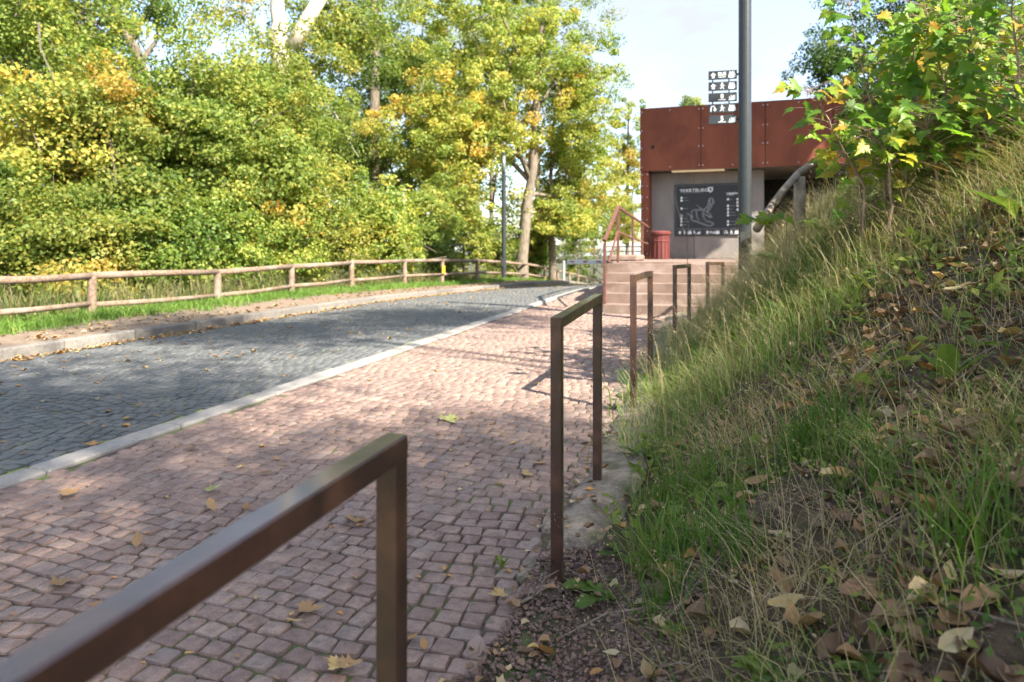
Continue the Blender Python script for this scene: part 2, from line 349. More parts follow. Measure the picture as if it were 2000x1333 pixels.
slope = grid_sheet('woodland_slope', lambda y: Xf(y) - 60, lambda y: Xf(y) - .38, np.arange(-8, 90, 1.0), 70, lambda x, y: left_ground(x, y) - .004, M['woodfloor'], pw=0.5)
emb = grid_sheet('embankment', lambda y: Xh(y) + .13 + np.where(y > 9.3, np.interp(y, [9.3, 11, 14, 20, 40], [0, .7, 1.05, 1.95, 1.95]), 0), lambda y: Xe(y) + 26,
                 np.concatenate([np.arange(-5, 0, .2), np.arange(0, 7, .05), np.arange(7, 16, .1), np.arange(16, 45, .6)]), 150, lambda x, y: embank(x, y), M['soil'], pw=2.2)
gm = MB(); gm.add([(-3000, -3000, -9.3), (3000, -3000, -9.3), (3000, 3000, -9.3), (-3000, 3000, -9.3)], [(0, 1, 2, 3)])
tag(gm.build('ground', M['woodfloor']), kind='structure')

# ------------------------------------------------------------------ setts
def sett_mesh(seed, n8=True):
    r = np.random.default_rng(seed); P = []
    c = [(-.5, -.5), (.5, -.5), (.5, .5), (-.5, .5)]
    c = [(x + r.uniform(-.075, .075), y + r.uniform(-.085, .085)) for x, y in c]
    ring = []
    for k in range(4):
        p, q, s = np.array(c[k - 1]), np.array(c[k]), np.array(c[(k + 1) % 4])
        a, b2 = r.uniform(.05, .13), r.uniform(.05, .13)
        ring += [q + (p - q) * a, q + (s - q) * b2]
    ring = np.array(ring) * .985; ctr = ring.mean(0)
    inner = ctr + (ring - ctr) * (0.915 + r.uniform(-.03, .03, (8, 1)))
    V = [(x, y, r.uniform(-.002, .002)) for x, y in inner] + [(x, y, -.0035 + r.uniform(-.002, .0015)) for x, y in ring] + [(x, y, -.04) for x, y in ring]
    F = [(0, 1, 2, 3), (0, 3, 4, 7), (4, 5, 6, 7)]
    for k in range(8):
        j = (k + 1) % 8
        F += [(8 + k, 8 + j, j, k), (16 + k, 16 + j, 8 + j, 8 + k)]
    return np.array(V), np.array(F)
def lay_setts(parent, xl, xr, y0, y1, row, wmin, wmax, mat, arc, seed, cut=lambda x, y: False, nmax=300):
    r = np.random.default_rng(seed)
    var = [sett_mesh(seed * 100 + k) for k in range(10)]
    S = []
    rows = np.arange(y0 - 2, y1 + 2, row)
    for v in rows:
        u = -14 + r.uniform(0, .1); ph = r.uniform(-.006, .006)
        while u < 8:
            wd = r.uniform(wmin, wmax); uc = u + wd / 2; u += wd
            off, ang = arc(uc, v)
            x = PR.x * uc + PD.x * (v + off); y = PR.y * uc + PD.y * (v + off)
            if y < y0 or y > y1 or x < xl(y) or x > xr(y) or cut(x, y): continue
            S.append((x, y, wd - .006, row - .006 + ph, ang + r.uniform(-.085, .085), r.integers(10), r.uniform(0, 1), r.uniform(-.004, .003)))
    S = np.array(S)
    x, y = S[:, 0], S[:, 1]
    z = paved(x, y) + S[:, 7]
    px = 1000 + x / y * FPX; py = HORY - (z - EYE) / y * FPX
    vis = (px > -30) & (px < 2030) & (py < 1360) & (y > .3)
    hide = (px > 60) & (px < 800) & (py > 850 + (765 - px) * .685 - 25) & (py < 850 + (765 - px) * .685 + 120)
    order = np.argsort(np.where(vis & ~hide, y, 1e3 + y)); single = np.zeros(len(S), bool); single[order[:nmax]] = True
    gx = (paved(x + .05, y) - paved(x - .05, y)) / .1; gy = (paved(x, y + .05) - paved(x, y - .05)) / .1
    base = math.atan2(PR.y, PR.x)
    a = base + S[:, 4]; ca, sa = np.cos(a), np.sin(a)
    tx = gx + r.normal(0, .012, len(S)); ty = gy + r.normal(0, .012, len(S))
    meshes = [mesh_np('sett', V, F, np.zeros(len(F))) for V, F in var]
    for me in meshes: me.materials.append(mat)
    for k in np.where(single)[0]:
        o = bpy.data.objects.new('sett', meshes[int(S[k, 5])]); o.parent = parent; COL.objects.link(o)
        c_, s_ = ca[k] , sa[k]; wx, wy = S[k, 2], S[k, 3]
        X = Vector((c_ * wx, s_ * wx, (c_ * tx[k] + s_ * ty[k]) * wx)); Yv = Vector((-s_ * wy, c_ * wy, (-s_ * tx[k] + c_ * ty[k]) * wy))
        mt = Matrix(((X.x, Yv.x, 0, x[k]), (X.y, Yv.y, 0, y[k]), (X.z, Yv.z, 1, z[k]), (0, 0, 0, 1)))
        o.matrix_local = mt
    AV, AF, AT = [], [], []; b0 = 0
    idx = np.where(~single)[0]
    for kv in range(10):
        V, F = var[kv]; ii = idx[S[idx, 5].astype(int) == kv]
        if not len(ii): continue
        lx = V[None, :, 0] * S[ii, 2][:, None]; ly = V[None, :, 1] * S[ii, 3][:, None]
        wx = lx * ca[ii][:, None] - ly * sa[ii][:, None]; wy = lx * sa[ii][:, None] + ly * ca[ii][:, None]
        wz = V[None, :, 2] + z[ii][:, None] + wx * tx[ii][:, None] + wy * ty[ii][:, None]
        AV.append(np.stack([wx + x[ii][:, None], wy + y[ii][:, None], wz], -1).reshape(-1, 3))
        AF.append((F[None] + (np.arange(len(ii)) * len(V))[:, None, None]).reshape(-1, 4) + b0); b0 += len(ii) * len(V)
        AT.append(np.repeat(S[ii, 6], len(F)))
    link('more_setts', mesh_np('more_setts', np.concatenate(AV), np.concatenate(AF), np.concatenate(AT)), mat, parent, 'stuff')
    return len(S)
def arc_path(u, v):
    p = u / 1.25; f = p - math.floor(p) - .5
    return .045 * (1 - 4 * f * f) + .02 * math.sin(v * 2.1 + u), math.atan(-.045 * 8 * f / 1.25) * .9
def arc_road(u, v):
    p = u / 1.5; f = p - math.floor(p) - .5
    return .16 * (1 - 4 * f * f), math.atan(-.16 * 8 * f / 1.5) * .9
STAIR0 = Vector((1.48, 11.7, 0))
def stair_cut(x, y):
    return (x - 1.44) * .33 + (y - 11.66) > 0 and x > 1.45 + .2 * (y - 11.7)
lay_setts(path, lambda y: Xs(y) + .13, lambda y: Xh(y) - .11 + .05 * math.sin(y * 5.1) + .04 * math.sin(y * 11.7) + (.9 if y > 9.8 else 0), 1.2, 21, .090, .078, .112, M['sett_red'], arc_path, 3, stair_cut)
lay_setts(road, lambda y: Xk(y) + .06, lambda y: Xs(y) - .13, 3.0, 26, .092, .080, .108, M['sett_grey'], arc_road, 5)

# pale granite edging between road and paving, stone by stone
def stones_along(name, parent_name, xf, y0, y1, L, wd, zt, h, mat, seed, piece):
    r = np.random.default_rng(seed)
    p = bpy.data.objects.new(parent_name, None); COL.objects.link(p); p['kind'] = 'structure'
    y = y0
    while y < y1:
        l = L * r.uniform(.93, 1.07); a = Vector((float(xf(y)), y, 0)); y2 = y + l * .944
        b2 = Vector((float(xf(y2)), y2, 0))
        za = float(zt(a.x, a.y)); zb = float(zt(b2.x, b2.y)); a.z = za; b2.z = zb
        d = (b2 - a); ln = d.length; d.normalize(); s = d.cross(UP).normalized(); u = s.cross(d)
        jx = r.uniform(-.006, .006)
        MB().box((a + b2) / 2 + s * jx - u * (h / 2) + u * r.uniform(-.004, .003), (wd, ln - .012, h), (s, d, u), .012).build(piece, mat, p)
        y = y2
    return p
stones_along('edge', 'edging_strip', Xs, 2.2, 26, 1.0, .175, lambda x, y: paved(x, y) + .012, .10, M['granite'], 21, 'edging_stone')
stones_along('kerb', 'kerb', lambda y: Xk(y) - .07, 4.5, 40, 1.0, .16, lambda x, y: gl(y) + .125, .26, M['kerb'], 22, 'kerb_stone')

# weathered concrete haunch along the hoops, cast in rough lengths
hp = bpy.data.objects.new('concrete_footing', None); COL.objects.link(hp); hp['kind'] = 'structure'
r_ = np.random.default_rng(31); yy = 0.4
while yy < 10.8:
    L = r_.uniform(.75, 1.3); ys = np.linspace(yy + .0015, yy + L - .0015, 30); nx = 14; V = []
    bury = .12
    for y in ys:
        lft = -.12 + .035 * (float(vnoise(y, 1.0, 7, 3)) - .5) * 2; rgt = .22 + .10 * (float(vnoise(y, 2.0, 3, 4)) - .5)
        for i in range(nx):
            s = i / (nx - 1); t = lft + (rgt - lft) * s
            z = float(gr(y)) - .012 + .048 * min(1, s * 4.0) ** .7 + .03 * s + .012 * float(fbm(t, y, 14, 6, 3))
            if i == 0: z -= .05
            if i == nx - 1: z -= .05
            z -= bury * min(1, max(0, (3.75 - y - .5 * (1 - s)) / .7)) * (.35 + s)
            V.append((float(Xh(y)) + t, y, z))
    F = [(a * nx + b, a * nx + b + 1, (a + 1) * nx + b + 1, (a + 1) * nx + b) for a in range(29) for b in range(nx - 1)]
    MB().add(V, F).build('footing_length', M['concrete_old'], hp, smooth=True); yy += L

ROCK = []
for k in range(6):
    q = np.random.default_rng(60 + k); V = []; 
    for zz, rr0 in ((-.5, .9), (.1, 1.0), (.42, .72)):
        for a in np.linspace(0, 2 * math.pi, 7, endpoint=False): V.append((math.cos(a + .2 * zz) * rr0 * .5 * q.uniform(.75, 1.2), math.sin(a + .2 * zz) * rr0 * .5 * q.uniform(.75, 1.2), zz * q.uniform(.8, 1.2)))
    F = [(i * 7 + j, i * 7 + (j + 1) % 7, (i + 1) * 7 + (j + 1) % 7, (i + 1) * 7 + j) for i in range(2) for j in range(7)] + [tuple(14 + j for j in range(7))]
    me = bpy.data.meshes.new('edge_rubble'); me.from_pydata(V, [], F); me.materials.append(M['concrete_old'] if k % 2 else M['sandstone']); ROCK.append(me)
q = np.random.default_rng(66); yy = 1.9
while yy < 9.5:
    o = bpy.data.objects.new('edge_rubble', ROCK[q.integers(6)]); COL.objects.link(o); o.parent = hp; s_ = q.uniform(.035, .09)
    o.location = (float(Xh(yy)) - .15 + q.normal(0, .02), yy, float(gr(yy)) + q.uniform(-.015, .012)); o.scale = (s_ * .8, s_ * 1.3, s_ * .5); o.rotation_euler = (q.normal(0, .15), q.normal(0, .15), q.normal(-.25, .3)); yy += s_ * 1.25 + q.uniform(.0, .09)
# ------------------------------------------------------------------ hoops
def hoop(pn, pf, hn, hf, label):
    """pn, pf: tops of the near and far post (centre of post)."""
    S = .046; d = (pf - pn); dh = Vector((d.x, d.y, 0)).normalized(); s = dh.cross(UP).normalized()
    t = thing('hoop_barrier', (pn.x, pn.y, pn.z - hn), label, 'barrier', 'steel hoop barriers along the embankment')
    for p, h, sg in ((pn, hn, 1), (pf, hf, -1)):
        MB().box((p.x, p.y, p.z - .012 - (h - .012) / 2), (S - .0015, S - .0015, h - .012), (s, dh, UP), .003).build('post', M['hoop'], t)
    dv = d.normalized(); u = s.cross(dv)
    MB().box((pn + pf) / 2 - u * (S / 2), (S, d.length + S, S), (s, dv, u), .0035).build('top_bar', M['hoop'], t)
def hp3(px, py, d): return pix(px, py, d)
hoop(Vector((-0.545, .28, 1.005)), hp3(765, 853, 1.33), 1.02, 1.02, 'dark brown steel hoop barrier nearest the camera, cut off by the bottom edge')
hoop(hp3(1088, 619, 2.82), hp3(1167, 575, 3.80), 1.04, .99, 'brown steel hoop barrier standing in gravel, second from the camera')
hoop(hp3(1237, 537, 5.35), hp3(1270, 530, 6.45), 1.0, .94, 'brown steel hoop barrier with sunlit far post, third from the camera')
hoop(hp3(1318, 518, 8.3), hp3(1346, 516, 9.3), 1.0, .95, 'brown steel hoop barrier half sunk in grass before the stairs')
hoop(hp3(1382, 512, 10.3), hp3(1412, 512, 11.0), .9, .85, 'farthest brown hoop barrier overgrown by dry grass beside the stairs')

# ------------------------------------------------------------------ stairs, landing, building
FR = Vector((.95, -.313, 0)).normalized(); FB = Vector((-FR.y, FR.x, 0))   # facade right, facade back (away)
LAND = EYE - .159
st = thing('stone_stairs', (1.48, 11.7, .40), 'five reddish sandstone steps leading up to the rust red building', 'stairs')
nst = 5; rise = (LAND - .415) / nst; left_x = [1.48, 1.55, 1.61, 1.67, 1.73]
for k in range(nst):
    zt = .415 + rise * (k + 1); y0 = 11.7 + .345 * k
    L = Vector((left_x[k], y0, 0)); wdt = 3.2 - .05 * k; dp = .345 if k < 4 else .6
    c = L + FR * (wdt / 2) + FB * (dp / 2 + .01)
    hh = rise * (k + 1) + .25
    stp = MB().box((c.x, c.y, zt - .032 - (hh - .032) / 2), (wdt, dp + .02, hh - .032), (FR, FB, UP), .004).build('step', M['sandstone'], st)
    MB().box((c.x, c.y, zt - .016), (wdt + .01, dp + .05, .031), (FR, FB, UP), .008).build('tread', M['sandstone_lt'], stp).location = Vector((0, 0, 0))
# landing slab
a = Vector((1.78, 13.35, 0)); b_ = Vector((3.35, 20.9, 0))
ld = MB(); z0, z1 = 0.0, LAND - .004
P = [a, a + FR * 5.2, b_ + FR * 11 + FB * 1.0, b_ + FB * 1.0]
ld.add([(p.x, p.y, z1) for p in P] + [(p.x, p.y, z0 - .6) for p in P], [(0, 1, 2, 3), (4, 7, 6, 5), (0, 3, 7, 4), (0, 4, 5, 1), (1, 5, 6, 2), (2, 6, 7, 3)])
tag(ld.build('landing', M['sandstone']), kind='structure')
wl = MB(); c = pix(1222, 508, 15.4)
wl.box((c.x + .02, c.y, LAND + .06), (.62, 1.1, .13), (FR, FB, UP), .03)
tag(wl.build('low_kerb_wall', M['sandstone']), 'low red sandstone coping behind the stair railing', 'wall')

B0 = Vector((3.57, 20.0, 0)); ZF = EYE + 2.29; ZT = EYE + 4.03
def bp(a, bk, z): v = B0 + FR * a + FB * bk; return Vector((v.x, v.y, z))
bld = thing('pavilion', (B0.x, B0.y, LAND), 'flat roofed kiosk building clad in rust red steel panels', 'building')
pw = 1.648; FX = (FR, FB, UP)
BOLT = MB().box((0, 0, 0), (.028, .016, .028), (FR, FB, UP), .004).build('bolt', M['steel'], bld)
BOLT_ME = BOLT.data; bpy.data.objects.remove(BOLT)
BOLT_ME.transform(Matrix.Translation(Vector(bld.location)))
def bolt(p, parent):
    o = bpy.data.objects.new('bolt', BOLT_ME); COL.objects.link(o); o.parent = parent; o.location = p - Vector(bld.location)
for k in range(7):
    c = bp(pw * (k + .5), .015 + .0, (ZF + ZT) / 2)
    pnl = MB().box(c, (pw - .012, .03, ZT - ZF), FX, .003).build('fascia_panel', M['corten'], bld)
    for sx in (-1, 1):
        for fz in (.06, .36, .64, .94):
            bolt(bp(pw * (k + .5) + sx * (pw / 2 - .055), -.004, ZF + (ZT - ZF) * fz), pnl)
    for fz in (.05, .95): bolt(bp(pw * (k + .5), -.004, ZF + (ZT - ZF) * fz), pnl)
for k in range(4):   # left side cladding
    c = bp(.015, .03 + 1.5 * (k + .5), (ZF + ZT) / 2); MB().box(c, (.03, 1.488, ZT - ZF), FX, .003).build('fascia_panel', M['corten'], bld)
MB().box(bp(5.77, .06, (ZF + ZT) / 2), (11.45, .05, ZT - ZF - .02), FX).build('fascia_backing', M['dark'], bld)
MB().box(bp(.07, 3.05, (LAND + ZF) / 2), (.08, 4.6, ZF - LAND - .02), FX).build('side_wall', M['concrete'], bld)
MB().box(bp(5.9, 3.2, ZT - .10), (11.6, 6.3, .1), FX).build('roof', M['dark'], bld)
MB().box(bp(5.9, 3.1, ZF + .06), (11.5, 6.1, .06), FX).build('soffit', M['concrete'], bld)
pier = MB().box(bp(.125, .36, (LAND + ZF) / 2 + .0), (.22, .62, ZF - LAND - .004), FX, .004).build('corner_pier', M['corten'], bld)
for fz in np.linspace(.06, .96, 8): bolt(bp(.055, .045, LAND + (ZF - LAND) * fz), pier); bolt(bp(.195, .045, LAND + (ZF - LAND) * fz), pier)
for k, (a0, a1) in enumerate(((.24, 1.42), (1.428, 2.6), (2.608, 3.28))):
    MB().box(bp((a0 + a1) / 2, .72, (LAND + ZF) / 2), (a1 - a0, .24, ZF - LAND - .01), FX, .004).build('concrete_wall_panel', M['concrete'], bld)
MB().box(bp(5.9, 3.4, (LAND + ZF) / 2), (5.2, .1, ZF - LAND - .02), FX).build('rear_wall', M['dark'], bld)
MB().box(bp(8.6, 2.2, (LAND + ZF) / 2), (.2, 2.5, ZF - LAND - .02), FX).build('side_wall', M['concrete'], bld)
MB().box(bp(5.2, 3.3, LAND + 1.05), (.95, .08, 2.1), FX, .01).build('door', M['polepaint'], bld)
MB().box(bp(1.55, .28, ZF - .012), (1.42, .10, .05), FX, .01).build('strip_lamp', M['tube'], bld)
cc = bp(.36, -.05, ZF + .66); MB().lathe((cc.x, cc.y, cc.z - .04), [(.02, 0), (.045, .02), (.05, .06), (.03, .085)], 10).build('camera_dome', M['dark'], bld)

# flat print helpers: frame origin o, right r, up u, normal nrm
class Print:
    def __init__(s, o, r, u, nrm, mat, eps=.003): s.o, s.r, s.u, s.n, s.mat, s.eps, s.mb = Vector(o), r, u, nrm, mat, eps, MB()
    def P(s, x, y): return s.o + s.r * x + s.u * y + s.n * s.eps
    def poly(s, pts): s.mb.add([s.P(x, y) for x, y in pts], [tuple(range(len(pts)))]); return s
    def rect(s, x, y, w_, h_): return s.poly([(x, y), (x + w_, y), (x + w_, y + h_), (x, y + h_)])
    def disc(s, x, y, r_, k=10): return s.poly([(x + r_ * math.cos(i * 2 * math.pi / k), y + r_ * math.sin(i * 2 * math.pi / k)) for i in range(k)])
    def line(s, pts, wd):
        for (x0, y0), (x1, y1) in zip(pts, pts[1:]):
            dx, dy = x1 - x0, y1 - y0; l = math.hypot(dx, dy) or 1; nx_, ny_ = -dy / l * wd / 2, dx / l * wd / 2
            s.poly([(x0 - nx_, y0 - ny_), (x1 - nx_, y1 - ny_), (x1 + nx_, y1 + ny_), (x0 + nx_, y0 + ny_)])
        return s
    def text(s, body, x, y, size, align='LEFT', bold=0.0, sx=1.0):
        cu = bpy.data.curves.new('t', 'FONT'); cu.body = body; cu.size = size; cu.align_x = align; cu.offset = bold
        ob = bpy.data.objects.new('t', cu); COL.objects.link(ob)
        dg = bpy.context.evaluated_depsgraph_get(); me = ob.evaluated_get(dg).to_mesh()
        s.mb.add([s.P(x + v.co.x * sx, y + v.co.y) for v in me.vertices], [tuple(p.vertices) for p in me.polygons])
        ob.evaluated_get(dg).to_mesh_clear(); bpy.data.objects.remove(ob); bpy.data.curves.remove(cu); return s
    # pictograms in a box of side h at (x, y)
    def arrow(s, x, y, h): return s.poly([(x + .5 * h, y + h), (x, y + .5 * h), (x + .27 * h, y + .5 * h), (x + .27 * h, y), (x + .73 * h, y), (x + .73 * h, y + .5 * h), (x + h, y + .5 * h)])
    def castle(s, x, y, h):
        q = [(0, 0), (1.1, 0), (1.1, .55), (.98, .7), (.95, .95), (.86, 1.12), (.78, .92), (.72, .6), (.66, .6), (.64, .9), (.55, 1.05), (.46, .85), (.4, .5), (.34, .55), (.3, .9), (.2, 1.0), (.1, .85), (.06, .5), (0, .45)]
        return s.poly([(x + a * h, y + c * h) for a, c in q])
    def walker(s, x, y, h):
        s.disc(x + .5 * h, y + .9 * h, .11 * h)
        s.poly([(x + a * h, y + c * h) for a, c in [(.38, .76), (.6, .78), (.62, .42), (.4, .40)]])
        s.line([(x + .46 * h, y + .45 * h), (x + .38 * h, y + .22 * h), (x + .22 * h, y + .02 * h)], .11 * h)
        s.line([(x + .55 * h, y + .45 * h), (x + .66 * h, y + .25 * h), (x + .72 * h, y + .02 * h)], .11 * h)
        return s.line([(x + .6 * h, y + .7 * h), (x + .75 * h, y + .5 * h), (x + .9 * h, y + .52 * h)], .08 * h).line([(x + .4 * h, y + .7 * h), (x + .25 * h, y + .48 * h)], .08 * h)
    def climb(s, x, y, h):
        s.poly([(x, y), (x + 1.15 * h, y), (x + 1.15 * h, y + h)])
        return s.line([(x + .12 * h, y + .38 * h), (x + .3 * h, y + .52 * h)], .10 * h).line([(x + .38 * h, y + .6 * h), (x + .56 * h, y + .76 * h)], .10 * h)
    def uturn(s, x, y, h):
        pts = [(x + .15 * h, y), (x + .15 * h, y + .55 * h)] + [(x + .45 * h - .3 * h * math.cos(i * math.pi / 6), y + .6 * h + .3 * h * math.sin(i * math.pi / 6)) for i in range(7)] + [(x + .75 * h, y + .35 * h)]
        s.line(pts, .2 * h); return s.poly([(x + .45 * h, y + .42 * h), (x + 1.08 * h, y + .42 * h), (x + .76 * h, y)])
    def icon(s, kind, parent, *a):
        getattr(s, kind)(*a); return s.build(dict(arrow='arrow_pictogram', castle='castle_pictogram', walker='walker_pictogram', climb='slope_pictogram', uturn='turn_arrow_pictogram', text='lettering').get(kind, kind), parent)
    def build(s, name, parent):
        o = s.mb.build(name, s.mat, None); s.mb = MB(); m_ = Matrix.Translation(-Vector(parent_world(parent))); o.data.transform(m_); o.parent = parent; return o
def parent_world(p):
    v = Vector(p.location)
    while p.parent is not None: p = p.parent; v = v + Vector(p.location)
    return v

# information board on the concrete wall
NB = -FB
bo_l, bo_r = 0.90, 2.94; zb, ztp = EYE + .49, EYE + 1.93
ib = thing('information_board', bp((bo_l + bo_r) / 2, .60, zb), 'dark information board with white site plan on the concrete wall', 'sign')
MB().box(bp((bo_l + bo_r) / 2, .578, (zb + ztp) / 2), (bo_r - bo_l, .04, ztp - zb), FX, .006).build('panel', M['board'], ib)
W_, H_ = bo_r - bo_l, ztp - zb
o_ = bp(bo_l, .558, zb)
fr = Print(o_, FR, UP, NB, M['print_dim'], .002)
for (x, y, w2, h2) in ((.03, .19, W_ - .06, .008), (.03, H_ - .04, W_ - .06, .006), (.03, .19, .006, H_ - .23), (W_ - .036, .19, .006, H_ - .23)): fr.rect(x, y, w2, h2)
for x, w2 in ((.05, .67), (.80, .42), (1.30, .70)):
    for q in ((x, .025, w2, .005), (x, .165, w2, .005), (x, .025, .005, .14), (x + w2, .025, .005, .145)): fr.rect(*q)
fr.build('frame_lines', ib)
tp = Print(o_, FR, UP, NB, M['print'], .004)
x = .14
tp.icon('text', ib, 'WARTBURG', .14, H_ - .215, .135, 'LEFT', .0012, 1.05)
cx_, cy_ = .97, H_ - .16
tp.poly([(cx_ - .065, cy_ + .07), (cx_ + .065, cy_ + .07), (cx_ + .07, cy_ - .01), (cx_ + .045, cy_ - .055), (cx_, cy_ - .085), (cx_ - .045, cy_ - .055), (cx_ - .07, cy_ - .01)]); tp.build('crest', ib)
tp.icon('text', ib, 'Lageplan', 1.40, H_ - .30, .085, 'LEFT', .002)
for kd_, *aa in (('arrow', .09, .045, .1), ('walker', .21, .04, .11), ('castle', .35, .045, .1), ('walker', .48, .04, .11), ('climb', .59, .045, .09), ('arrow', .84, .045, .1), ('text', 'BUS', .95, .06, .08, 'LEFT', .003), ('castle', 1.10, .045, .1),
                 ('uturn', 1.34, .045, .1), ('walker', 1.47, .04, .11), ('castle', 1.62, .045, .1), ('walker', 1.76, .04, .11), ('climb', 1.88, .045, .09)): tp.icon(kd_, ib, *aa)
rr = np.random.default_rng(5)
for (x, y) in ((.155, 1.04), (.155, .96), (.155, .74), (.15, .45), (.15, .37), (.15, .28), (1.41, .97), (1.41, .79), (1.41, .70), (1.41, .61), (1.41, .53), (1.41, .36), (1.41, .27), (1.66, .97), (1.66, .88), (1.66, .79), (1.66, .68), (1.66, .33)):
    tp.poly([(x + a * .06, y + c * .06) for a, c in ((.1, 0), (.9, 0), (1, .6), (.7, 1), (.35, 1.05), (0, .55))]); tp.build('site_icon', ib)
cr = Print(o_, FR, UP, NB, M['board'], .006)
cr.poly([(cx_ - .02, cy_ + .04), (cx_ + .03, cy_ + .045), (cx_ + .035, cy_ - .0), (cx_ + .01, cy_ - .05), (cx_ - .02, cy_ - .01)]); cr.rect(cx_ - .05, cy_ + .02, .018, .025); cr.rect(cx_ + .04, cy_ + .02, .012, .025)
cr.build('crest_detail', ib)
dm = Print(o_, FR, UP, NB, M['print_dim'], .0045)
for (x, y) in ((.23, 1.06), (.23, .98), (.23, .76), (.23, .47), (.23, .39), (.23, .30), (1.49, .99), (1.49, .81), (1.49, .72), (1.49, .63), (1.49, .55), (1.49, .38), (1.49, .29), (1.74, .99), (1.74, .90), (1.74, .81), (1.74, .70), (1.74, .45), (1.74, .35)):
    xx = x
    for q in range(rr.integers(3, 7)):
        l = rr.uniform(.012, .03); dm.rect(xx, y, l, .016); xx += l + .006
dm.rect(1.40, H_ - .345, .19, .02); dm.disc(.18, .56, .05, 14)
xx = .15
for q in range(22): dm.rect(xx, H_ - .245, .02, .010); xx += .03
dm.build('small_print', ib)['kind'] = 'stuff'
mp_ = Print(o_, FR, UP, NB, M['print_dim'], .005)
def S2(a, c): return (a / 1714 * 2.55 - .165, (1130 - c) / 1333 * 1.97 + .03)
for pts, wd in (([(330, 720), (400, 760), (420, 850), (500, 870), (700, 950), (760, 965), (820, 920), (760, 880), (690, 870), (640, 800), (620, 720), (650, 650)], .045),
                ([(400, 730), (430, 670), (480, 650), (600, 655), (650, 650), (700, 600)], .04), ([(500, 670), (510, 780), (560, 850)], .05), ([(420, 740), (430, 800)], .06),
                ([(510, 565), (560, 610), (650, 660)], .035), ([(700, 620), (740, 450), (800, 440), (810, 520), (740, 650), (680, 700)], .055), ([(740, 470), (760, 560), (720, 640)], .06), ([(800, 440), (840, 540)], .02),
                ([(650, 740), (740, 790), (790, 790), (740, 720), (690, 690)], .06)):
    mp_.line([S2(*p) for p in pts], wd * .32); mp_.line([S2(p[0] + 14, p[1] + 16) for p in pts], wd * .22); mp_.line([S2(p[0] - 12, p[1] + 22) for p in pts[1:]], wd * .16)
mp_.build('site_plan', ib)['kind'] = 'stuff'
cl = Print(o_, FR, UP, NB, M['red'], .007); cl.rect(1.70, .455, .025, .022); cl.build('red_mark', ib)
cl = Print(o_, FR, UP, NB, M['blue'], .007); cl.rect(1.665, .43, .028, .025); cl.build('blue_mark', ib)

# litter bin
lb = bp(.62, -.55, LAND)
bn = thing('litter_bin', lb, 'round red brown litter bin with a flared rim before the concrete wall', 'bin')
MB().lathe(lb, [(.225, .002), (.235, .03), (.245, .60), (.25, .64)], 16).build('body', M['bin_red'], bn)
MB().lathe(lb + Vector((0, 0, .46)), [(.247, 0), (.262, .01), (.262, .035), (.247, .045)], 16).build('band', M['bin_red'], bn)
MB().lathe(lb + Vector((0, 0, .635)), [(.25, 0), (.285, .03), (.29, .085), (.26, .115), (.16, .125), (.15, .06)], 20).build('rim', M['bin_red'], bn, smooth=False)
for k in range(16):
    sl_ = MB()
    an = 2 * math.pi * k / 16; sl_.box(lb + Vector((.247 * math.cos(an), .247 * math.sin(an), .30)), (.012, .012, .54)); sl_.build('rib', M['bin_red'], bn)

# stair railing
sr = thing('stair_railing', pix(1181, 592, 11.75), 'rusty steel stair railing with mid rail on the left of the steps', 'railing')
p0 = pix(1181, 470, 11.78); p1 = pix(1207, 405, 13.2); p2 = bp(.28, -.02, 0); p2.z = p1.z - .16
def sq(mb, a, b2, s=.045):
    d = (b2 - a).normalized(); sd = d.cross(UP); sd = sd.normalized() if sd.length > .01 else Vector((1, 0, 0)); u = sd.cross(d); mb.box((a + b2) / 2, (s, (b2 - a).length + s * .5, s), (sd, d, u), .004)
for nm, a_, b2, s in (('hand_rail', p0, p1, .05), ('hand_rail', p1, p2, .05), ('mid_rail', pix(1189, 512, 11.9), pix(1206, 453, 13.15), .035), ('mid_rail', p1 - Vector((0, 0, .46)), p2 - Vector((0, 0, .46)), .035)):
    mb = MB(); sq(mb, a_, b2, s); mb.build(nm, M['rail_rust'] if nm == 'mid_rail' else M['rail_rust'], sr)
def rpost(p, zb_): MB().box((p.x, p.y, (p.z + zb_) / 2 - .02), (.045, .045, p.z - zb_ - .04), (FR, FB, UP), .003).build('post', M['rail_rust'], sr)
rpost(p0, float(gr(11.8)) - .02); rpost(p1, LAND - .01)
for f in (.36, .68, .97): q = p1 + (p2 - p1) * f; rpost(q, LAND - .01)

# ------------------------------------------------------------------ lamp posts and signs
def lamp_post(base, label, H=5.1):
    t = thing('lamp_post', base, label, 'lamp post', 'slim grey lamp posts')
    b = Vector(base)
    MB().lathe(b, [(.11, -.3), (.11, .02), (.086, .04), (.083, H - .85)], 20).build('shaft', M['polepaint'], t, smooth=False)
    MB().lathe(b + Vector((0, 0, H - .85)), [(.07, 0), (.07, .75)], 16).build('lamp_glass', M['lampglass'], t, smooth=True)
    MB().lathe(b + Vector((0, 0, H - .10)), [(.085, 0), (.085, .09), (.06, .11)], 16).build('cap', M['polepaint'], t)
    MB().box(b + Vector((-.05, -.082, .75)), (.09, .02, .32), None, .004).build('service_door', M['polepaint'], t)
    return t
rb = pix(1455, 505, 9.7); rb.z = float(ground(rb.x, rb.y)) - .02
rlp = lamp_post(rb, 'tall grey lamp post rising from the grassy embankment beside the direction plates', 5.2)
lbp = pix(984, 540, 28.1); lbp.z = float(left_ground(lbp.x, lbp.y)) - .05
lamp_post(lbp, 'slim grey lamp post behind the log fence at the bend', 5.05)
SRr = Vector((.975, -.22, 0)).normalized(); SN = Vector((SRr.y, -SRr.x, 0)); SB = -SN
pc = Vector((rb.x, rb.y, 0)); pr = pc - SRr * .105 + SN * .0
